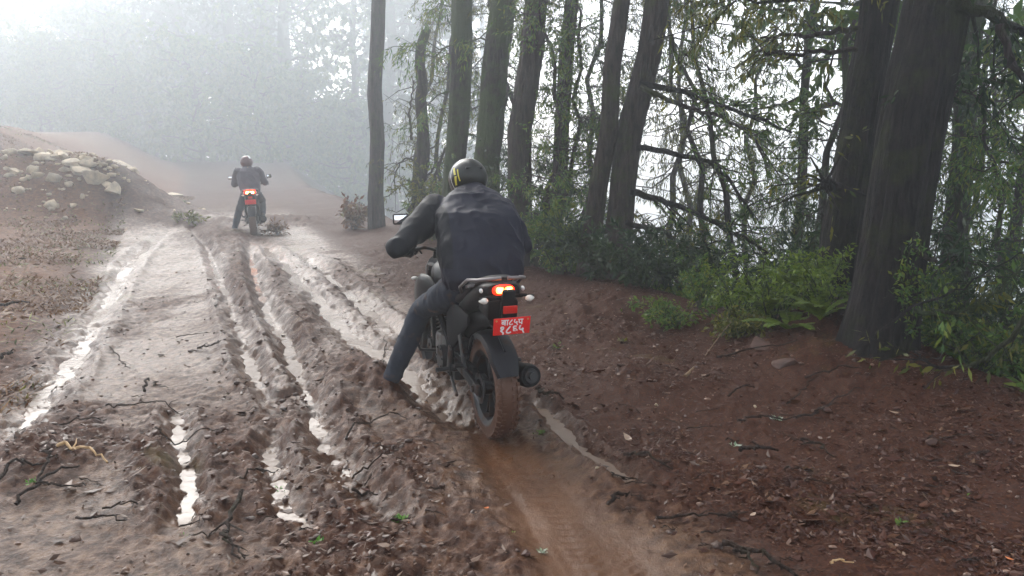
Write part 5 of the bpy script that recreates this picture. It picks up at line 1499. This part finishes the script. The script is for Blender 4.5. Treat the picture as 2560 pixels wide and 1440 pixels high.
rod('drooping_branch', 'mossy sagging bough between the two right-hand boughs', [at(2290, 775, 5.6), at(2380, 785, 5.6), at(2440, 770, 5.6), at(2490, 725, 5.5), at(2600, 640, 5.4)], 0.017, 'bark_moss', 'branch', 12, 'leaf_moss', 8, 8)

# leafy shrubs along the edge
def shrub(label, base, n, h, spread, leaf, seed, L=0.065, W=0.028, dens=11, group='leafy shrubs along the bank edge', droop=0.25, name='shrub', stem='bark_moss', lean=(0, 0)):
    r_ = np.random.default_rng(seed)
    x, y = base[0], base[1]; z = GZ(x, y) - 0.03
    root = empty(name, (x, y, z)); tag(root, label, 'shrub', group)
    mb, lv = MB(), Leaves()
    for j in range(n):
        a = r_.uniform(0, 2 * np.pi); q = r_.uniform(0.2, 1) * spread; hh = h * r_.uniform(0.5, 1.1)
        e = np.array([np.cos(a) * q + lean[0], np.sin(a) * q + lean[1], hh]); s = np.array([r_.normal(0, 0.08 * spread), r_.normal(0, 0.08 * spread), 0])
        P = wiggle(s, e, 6, 0.03 * h, r_, -0.08)
        branch_with_leaves(mb, lv, P, 0.007, r_, 5, 0.22 * max(h, 0.5), dens, L, W, droop, 0.15, 4, 0.002, 0.0)
        lv.along(P, dens, L, W, r_, droop)
    mb.build('stems', M[stem], root, fix=False); lv.build('foliage', M[leaf], root)
    return root
SH = [('yellow-green shrub at the foot of the fern bank', (1940, 800), 6.9, 16, 0.62, 0.55, 'leaf_bright'),
      ('yellow-green shrub left of the tall fern', (1850, 790), 7.3, 13, 0.5, 0.5, 'leaf_bright'),
      ('bluish green shrub at the left end of the fern bank', (1740, 790), 7.9, 12, 0.5, 0.5, 'leaf_mid'),
      ('shrub wedged between the fern and the huge trunk', (2060, 800), 6.5, 20, 0.5, 0.4, 'leaf_bright'),
      ('low sprawling shrub on the mud at the left of the fern bank', (1680, 850), 7.2, 14, 0.22, 0.5, 'leaf_mid'),
      ('low olive plant on the red bank below the shrubs', (1830, 860), 6.8, 14, 0.2, 0.45, 'leaf_moss'),
      ('leafy vine-like shrub climbing the right side of the huge trunk', (2262, 890), 5.7, 10, 0.8, 0.14, 'leaf_mid'),
      ('light green shrub just right of the huge trunk foot', (2330, 890), 6.2, 12, 0.7, 0.25, 'leaf_bright'),
      ('dense dark bush filling the lower right corner behind the bank', (2450, 1000), 5.7, 22, 0.45, 0.6, 'leaf_mid'),
      ('dense green bush at the right frame edge, lower one', (2560, 1040), 5.4, 22, 0.5, 0.5, 'leaf_mid'),
      ('dark bush behind the sweeping curved bough', (2400, 930), 6.2, 30, 1.1, 0.7, 'leaf_dark'),
      ('dark green bush at the right frame edge, upper one', (2560, 900), 6.0, 30, 1.3, 0.8, 'leaf_dark'),
      ('leafy bush in the hollow right of the huge trunk', (2380, 860), 7.2, 26, 1.2, 0.6, 'leaf_mid'),
      ('dark shrub at the feet of the twin leaning trunks', (1500, 740), 10.0, 26, 0.75, 0.9, 'leaf_dark'),
      ('green bush between the twin trunks and the rider', (1400, 690), 10.8, 26, 1.1, 0.8, 'leaf_mid'),
      ('dark bush right of the twin trunks on the drop', (1620, 760), 9.2, 24, 0.7, 0.8, 'leaf_dark'),
      ('tall dark bush directly right of the rider\'s shoulder', (1345, 680), 11.6, 26, 1.6, 0.8, 'leaf_dark'),
      ('mossy bush behind the rider\'s left shoulder', (1090, 600), 14.8, 24, 1.3, 0.8, 'leaf_moss'),
      ('pale mossy bush left of the near helmet', (1060, 570), 16.0, 20, 1.1, 0.7, 'leaf_mid'),
      ('dark bush low between the drooping trees beyond the edge', (1800, 760), 9.0, 26, 0.9, 0.9, 'leaf_dark'),
      ('grey-green bush beneath the bare boughs', (1720, 740), 10.5, 26, 1.3, 0.9, 'leaf_moss'),
      ('dark green bush left of the black leaning trunk', (1990, 760), 8.4, 26, 1.3, 0.8, 'leaf_dark')]
for i, (lab, p, Y, n, h, sp, lf) in enumerate(SH):
    x = at(p[0], p[1], Y)[0]; gz_ = GZ(x, Y); zt = at(p[0], p[1], Y)[2]
    lift = max(0, zt - gz_)
    shrub(lab, (x, Y), n, h + lift * 0.3, sp, lf, 900 + i, L=0.048 if Y < 8 else 0.10, W=0.019 if Y < 8 else 0.03, dens=13 if Y < 8 else 14)
# dead shrub left of the straight trunk
shrub('dry brown shrub with curled leaves left of the straight grey trunk', at(885, 560, 18.3)[:2], 14, 0.75, 0.45, 'leaf_dead', 77, 0.16, 0.06, 5, None, 0.5, 'dead_shrub', 'twig')
shrub('dry brown weeds beside the far motorcycle rear wheel', at(700, 585, 17.2)[:2], 12, 0.28, 0.5, 'leaf_dead', 78, 0.14, 0.03, 4, None, 0.0, 'dry_weed', 'twig')
shrub('low green tuft on the crest left of the far rider', at(470, 565, 18.6)[:2], 9, 0.13, 0.5, 'leaf_moss', 79, 0.12, 0.03, 5, None, 0.0, 'weed_tuft', 'twig')

# ferns
def fern(label, base, n, ln, seed, leaf='leaf_bright', up=0.9):
    r_ = np.random.default_rng(seed)
    x, y = base[0], base[1]; z = GZ(x, y) if len(base) < 3 else base[2]
    root = empty('fern', (x, y, z)); tag(root, label, 'fern', 'ferns on the bank')
    for j in range(n):
        a = 2 * np.pi * j / n + r_.normal(0, 0.2); L_ = ln * r_.uniform(0.7, 1.1)
        t = np.linspace(0, 1, 16)
        el = up * r_.uniform(0.8, 1.1)
        P = np.stack([np.cos(a) * L_ * (t * math.cos(el) + 0.25 * t ** 2), np.sin(a) * L_ * (t * math.cos(el) + 0.25 * t ** 2), L_ * (t * math.sin(el) - 0.42 * t ** 2.4)], 1)
        mb = MB(); mb.tube(P.tolist(), list(np.linspace(0.004, 0.001, 16)), 4)
        V = []; F = []
        side = np.array([-np.sin(a), np.cos(a), 0])
        for i in range(1, 48):
            tt = 0.12 + 0.88 * i / 48; k = tt * 15; i0 = min(int(k), 14); f = k - i0
            p = P[i0] * (1 - f) + P[i0 + 1] * f; d = P[i0 + 1] - P[i0]; d = d / np.linalg.norm(d)
            w_ = 0.17 * L_ * math.sin(math.pi * min(1, (1 - tt) * 0.9 + 0.08)) ** 0.8
            for s in (-1, 1):
                e = side * s * 0.95 + d * 0.35 + np.array([0, 0, -0.12 + r_.normal(0, 0.06)]); e /= np.linalg.norm(e)
                b0 = len(V); hw = d * 0.011
                V += [p - hw * 0.6, p + e * w_ * 0.5 - hw, p + e * w_, p + e * w_ * 0.5 + hw]; F.append((b0, b0 + 1, b0 + 2, b0 + 3))
        mb.add(V, F); o = mb.build('frond', M[leaf], root, False, False)
    return root
fb = at(1985, 760, 6.75)
fern('tallest yellow-green fern standing up before the black trunk', (at(1995, 740, 6.75)[0], 6.75, at(1995, 760, 6.75)[2]), 9, 0.62, 1, up=1.35)
fern('smaller fern left of the tallest fern', (at(1915, 790, 6.9)[0], 6.9, at(1915, 790, 6.9)[2]), 8, 0.45, 2, up=1.2)
fern('low fern arching over the red mound', (at(1975, 830, 6.5)[0], 6.5, at(1975, 830, 6.5)[2]), 8, 0.40, 3, up=0.8)
fern('fern half hidden at the left of the huge trunk', (at(2050, 800, 6.3)[0], 6.3, at(2050, 800, 6.3)[2]), 8, 0.42, 4, up=1.0)

# undergrowth on the slope that nobody could count
def undergrowth():
    r_ = np.random.default_rng(31); lv = Leaves()
    n = 26000
    y = r_.uniform(4.2, 17, n); x = np.interp(y, YE, XE) + r_.exponential(0.9, n) + 0.05
    z = ground(x, y) + r_.exponential(0.10, n) * np.clip((x - np.interp(y, YE, XE)) * 1.5 + 0.2, 0.1, 2.2)
    k = fbm2(x * 1.5, y * 1.5, 3, 19) > 0.42
    B = np.stack([x, y, z], 1)[k]; m = len(B)
    d = r_.normal(0, 1, (m, 3)); d[:, 2] = np.abs(d[:, 2]) * 0.6; d /= np.linalg.norm(d, axis=1)[:, None]
    s = np.cross(d, r_.normal(0, 1, (m, 3))); s /= np.linalg.norm(s, axis=1)[:, None]
    L_ = r_.uniform(0.04, 0.11, (m, 1))
    lv.B.append(B); lv.T.append(B + d * L_); lv.S.append(s * L_ * 0.2)
    return lv.build('undergrowth', M['leaf_mid'])
tag(undergrowth(), kind='stuff')
def grass(name, n, fn, h, mat_, seed):
    r_ = np.random.default_rng(seed); x, y = fn(n, r_)
    k = fbm2(x * 0.8, y * 0.8, 3, seed) > 0.5; x, y = x[k], y[k]; z = ground(x, y); m = len(x)
    B = np.stack([x, y, z], 1); d = np.stack([r_.normal(0, 1.0, m), r_.normal(0, 1.0, m), r_.uniform(0.1, 0.9, m)], 1) * (h * r_.uniform(0.4, 1.2, m))[:, None]
    lv = Leaves(); a = r_.uniform(0, 6.28, m); s = np.stack([np.cos(a), np.sin(a), 0 * a], 1) * 0.006 * (1 + y / 12)[:, None]
    lv.B.append(B); lv.T.append(B + d); lv.S.append(s); o = lv.build(name, mat_); tag(o, kind='stuff')
def bankfn(n, r_):
    y = r_.uniform(4, 34, n); return np.interp(y, YL, XL) - r_.uniform(0, 1, n) ** 1.4 * 9 + 0.3, y
grass('dry_grass', 90000, bankfn, 0.08, M['leaf_dead'], 51)
grass('green_grass', 16000, bankfn, 0.08, M['leaf_moss'], 52)

# rocks on the left heap
def rock(label, px, py, w, hgt, seed, mat_='rock', Y=None, group='pale rocks on the left bank', sink=0.35):
    r_ = np.random.default_rng(seed)
    if Y is None: q = gpt(px, py)
    else: q = at(px, py, Y)[:2]
    x, y = q; z = GZ(x, y)
    if Y is None and False: pass
    bm = bmesh.new(); bmesh.ops.create_icosphere(bm, subdivisions=3, radius=1.0)
    ax = [Vector(r_.normal(0, 1, 3)).normalized() for _ in range(9)]; cut = [r_.uniform(0.38, 0.72) for _ in ax]
    for v in bm.verts:
        p = v.co.copy()
        for a_, c_ in zip(ax, cut):
            dd = p.dot(a_)
            if dd > c_: p -= a_ * (dd - c_)
        p *= 1 + 0.06 * (vn3(np.array([p.x * 3]), np.array([p.y * 3]), np.array([p.z * 3]), seed)[0] - 0.5)
        v.co = Vector((p.x * w / 2, p.y * w / 2 * r_.uniform(0.98, 1.02) * 0.8, p.z * hgt / 2))
    me = bpy.data.meshes.new('rock'); bm.to_mesh(me); bm.free(); me.materials.append(M[mat_])
    me.polygons.foreach_set('use_smooth', [True] * len(me.polygons)); me.set_sharp_from_angle(angle=R(25))
    o = bpy.data.objects.new('rock', me); COL.objects.link(o)
    o.location = (x, y, z + hgt * (0.5 - sink)); o.rotation_euler = (r_.normal(0, 0.2), r_.normal(0, 0.2), r_.uniform(0, 6.3))
    return tag(o, label, 'rock', group)
def crest(px, Y): return at(px, 450, Y)
RK = [('pale rock at the foot of the left heap, nearest the road', 285, 18.9, 0.40, 0.50), ('small pale rock just above the lowest rock of the left heap', 268, 19.0, 0.26, 0.2),
      ('flat pale slab on the right flank of the left heap', 240, 19.0, 0.62, 0.32), ('pale slab higher on the right flank of the left heap', 205, 19.1, 0.60, 0.22),
      ('angular pale rock midway up the heap flank', 222, 19.3, 0.36, 0.25), ('reddish pale rock at the upper flank of the heap', 188, 19.3, 0.40, 0.22),
      ('pale rock where the heap flank meets its crest', 165, 19.5, 0.34, 0.2), ('round pale rock on the heap crest', 130, 19.9, 0.26, 0.18),
      ('long pale slab on the heap crest at left', 75, 19.9, 0.60, 0.18), ('white rock beside the long slab on the crest', 104, 20.0, 0.30, 0.22),
      ('white rock furthest up on the heap crest', 150, 20.0, 0.34, 0.24), ('pale rock at the left frame edge on the crest', 30, 19.9, 0.34, 0.18),
      ('dark-stained rock low on the near face of the heap', 40, 19.0, 0.3, 0.25), ('large dull boulder in the mist behind the heap', 215, 25.5, 0.95, 0.85),
      ('pale boulder in the mist beyond the dull boulder', 310, 34, 1.3, 1.1), ('small pale stone on the crest of the road by the heap', 340, 18.6, 0.2, 0.12),
      ('small flat stone lying on the misty road', 430, 34, 0.8, 0.2)]
for i, (lab, px, Y, w, hh) in enumerate(RK): rock(lab, px, 450, w * 1.3, hh * 1.2, 60 + i, 'rock', Y)
for i, (lab, px, py, w, hh, mt_) in enumerate([
      ('orange-brown stone half buried on the right bank', 2065, 1035, 0.085, 0.05, 'brownrock'), ('small white stone on the bank below the ferns', 1888, 1020, 0.035, 0.03, 'rock'),
      ('small white stone near the right-hand tyre rut', 1492, 1185, 0.03, 0.02, 'rock'), ('brown stone at the right among the litter', 2330, 1125, 0.09, 0.04, 'brownrock'),
      ('large reddish lump of rock before the huge trunk', 2100, 880, 0.46, 0.20, 'brownrock'), ('flat grey stone under the shrubs on the right bank', 1900, 905, 0.30, 0.09, 'brownrock'),
      ('red-brown rock half sunk in the centre of the road mud', 905, 1290, 0.08, 0.05, 'brownrock'), ('pale stone under the left end of the leaning sapling', 1640, 1015, 0.04, 0.03, 'rock'),
      ('dark round stone at the bottom centre beside the lichen', 1315, 1385, 0.07, 0.05, 'brownrock'), ('reddish log-like rock low on the fern bank', 1960, 945, 0.22, 0.10, 'brownrock')]):
    rock(lab, px, py, w, hh, 160 + i, mt_, None, 'stones on the road and right bank')

# small green plants and single leaves on the mud
def rosette(label, px, py, size, n, leaf, seed, name='seedling', cat='seedling', L=None):
    r_ = np.random.default_rng(seed); q = gpt(px, py); z = GZ(*q)
    lv = Leaves(); B = np.repeat([[0, 0, 0.006]], n, 0) + r_.normal(0, size * 0.22, (n, 3)) * [1, 1, 0.25]
    a = r_.uniform(0, 6.28, n); el = r_.uniform(0.1, 0.9, n); d = np.stack([np.cos(a) * np.cos(el), np.sin(a) * np.cos(el), np.sin(el)], 1)
    ln = (L or size * 0.5) * r_.uniform(0.6, 1.2, (n, 1)); s = np.cross(d, [0, 0, 1]) + r_.normal(0, 0.2, (n, 3))
    lv.B.append(np.abs(B * [0, 0, 1]) + B * [1, 1, 0]); lv.T.append(lv.B[0] + d * ln); lv.S.append(s * ln * 0.28)
    o = lv.build(name, M[leaf]); o.location = (q[0], q[1], z); return tag(o, label, cat, None)
rosette('bright green sprig on the wet mud at lower centre', 790, 1350, 0.06, 16, 'leaf_fresh', 1)
rosette('loose green sprig with thin leaves right of the lower rut', 1005, 1295, 0.07, 18, 'leaf_fresh', 2)
rosette('tiny green leaf cluster left of the long forked stick', 460, 1318, 0.025, 5, 'leaf_fresh', 3)
rosette('green blades in the water of the lower left rut', 700, 1200, 0.06, 12, 'leaf_fresh', 4)
rosette('green sprig under the brush pile sticks', 82, 1222, 0.06, 12, 'leaf_fresh', 5)
rosette('pale grey-green lichen clump at bottom centre', 1355, 1362, 0.05, 42, 'lichen', 6, 'lichen_clump', 'lichen', 0.018)
rosette('pale lichen clump on the dark stick in the litter', 1945, 1045, 0.09, 40, 'lichen', 7, 'lichen_clump', 'lichen', 0.03)
rosette('tiny green plant right of the lichen clump at the bottom edge', 1280, 1335, 0.03, 6, 'leaf_fresh', 8)
rosette('small green plant in the litter at far right', 2415, 1245, 0.03, 7, 'leaf_fresh', 9)
rosette('green plant among leaves at lower right', 2250, 1310, 0.06, 10, 'leaf_mid', 10)
rosette('pale green scrap on the litter right of the wheel rut', 1840, 1112, 0.05, 12, 'lichen', 11, 'lichen_clump', 'lichen', 0.03)
rosette('flat green moss patch right of the rear tyre', 1350, 1070, 0.09, 30, 'leaf_mid', 12, 'moss_tuft', 'moss', 0.03)
rosette('small olive weed on the bank right of the exhaust', 1390, 885, 0.10, 14, 'leaf_mid', 13, 'weed_tuft', 'weed', 0.07)
rosette('olive weed tuft in the litter above the wheel rut', 1560, 880, 0.10, 16, 'leaf_moss', 14, 'weed_tuft', 'weed', 0.06)
def one_leaf(label, px, py, L_, mt_, seed, wr=0.5):
    r_ = np.random.default_rng(seed); q = gpt(px, py); z = GZ(*q)
    V = []; n = 9
    for i in range(n):
        t = i / (n - 1); w_ = wr * L_ * math.sin(math.pi * t ** 0.8) * 0.5; x = (t - 0.5) * L_; zc = 0.012 + 0.25 * L_ * (t - 0.5) ** 2 * 2
        V += [(x, -w_, zc + 0.25 * w_), (x, 0, zc), (x, w_, zc + 0.25 * w_)]
    F = []
    for i in range(n - 1):
        for j in (0, 1): k = i * 3 + j; F.append((k, k + 1, k + 4, k + 3))
    mb = MB(); mb.add(V, F); o = mb.build('fallen_leaf', M[mt_], None, True); o.location = (q[0], q[1], z); o.rotation_euler = (r_.normal(0, .2), r_.normal(0, .2), r_.uniform(0, 6.3))
    return tag(o, label, 'leaf', 'single leaves on the ground')
one_leaf('bright orange leaf on the mud left of the tyre track', 1215, 1280, 0.035, 'orange', 1)
one_leaf('bright orange leaf at the bottom right corner', 2525, 1397, 0.04, 'orange', 2, 0.3)
one_leaf('red-brown broad leaf on the mud in lower centre', 905, 1283, 0.10, 'brownleaf', 3, 0.6)
one_leaf('tan maple-like leaf in the litter at right', 2385, 1180, 0.06, 'tanleaf', 4, 0.8)
one_leaf('pale curled leaf on the litter at right below the bushes', 2230, 1052, 0.09, 'tanleaf', 5, 0.3)
one_leaf('second pale curled leaf nearer the right-hand bushes', 2355, 1052, 0.08, 'tanleaf', 6, 0.35)
one_leaf('pale leaf on the mud right of the exhaust, upper one', 1415, 806, 0.07, 'tanleaf', 7, 0.5)
one_leaf('pinkish pale leaf right of the rear tyre rut', 1570, 1080, 0.09, 'tanleaf', 8, 0.4)
one_leaf('pale yellow leaf at bottom right centre', 1880, 1300, 0.045, 'tanleaf', 9, 0.4)
one_leaf('pale leaf leaning on the huge trunk foot', 2150, 822, 0.26, 'brownleaf', 10, 0.22)

# upright root stub on the road mud and the torn mud-coloured bark flap
stick('root_stub', 'upright dark root stub on the grey mud left of centre', [(362, 985), (368, 970), (374, 955)], 0.010, 'twig', None, 'root', 0.05, 1, 9)
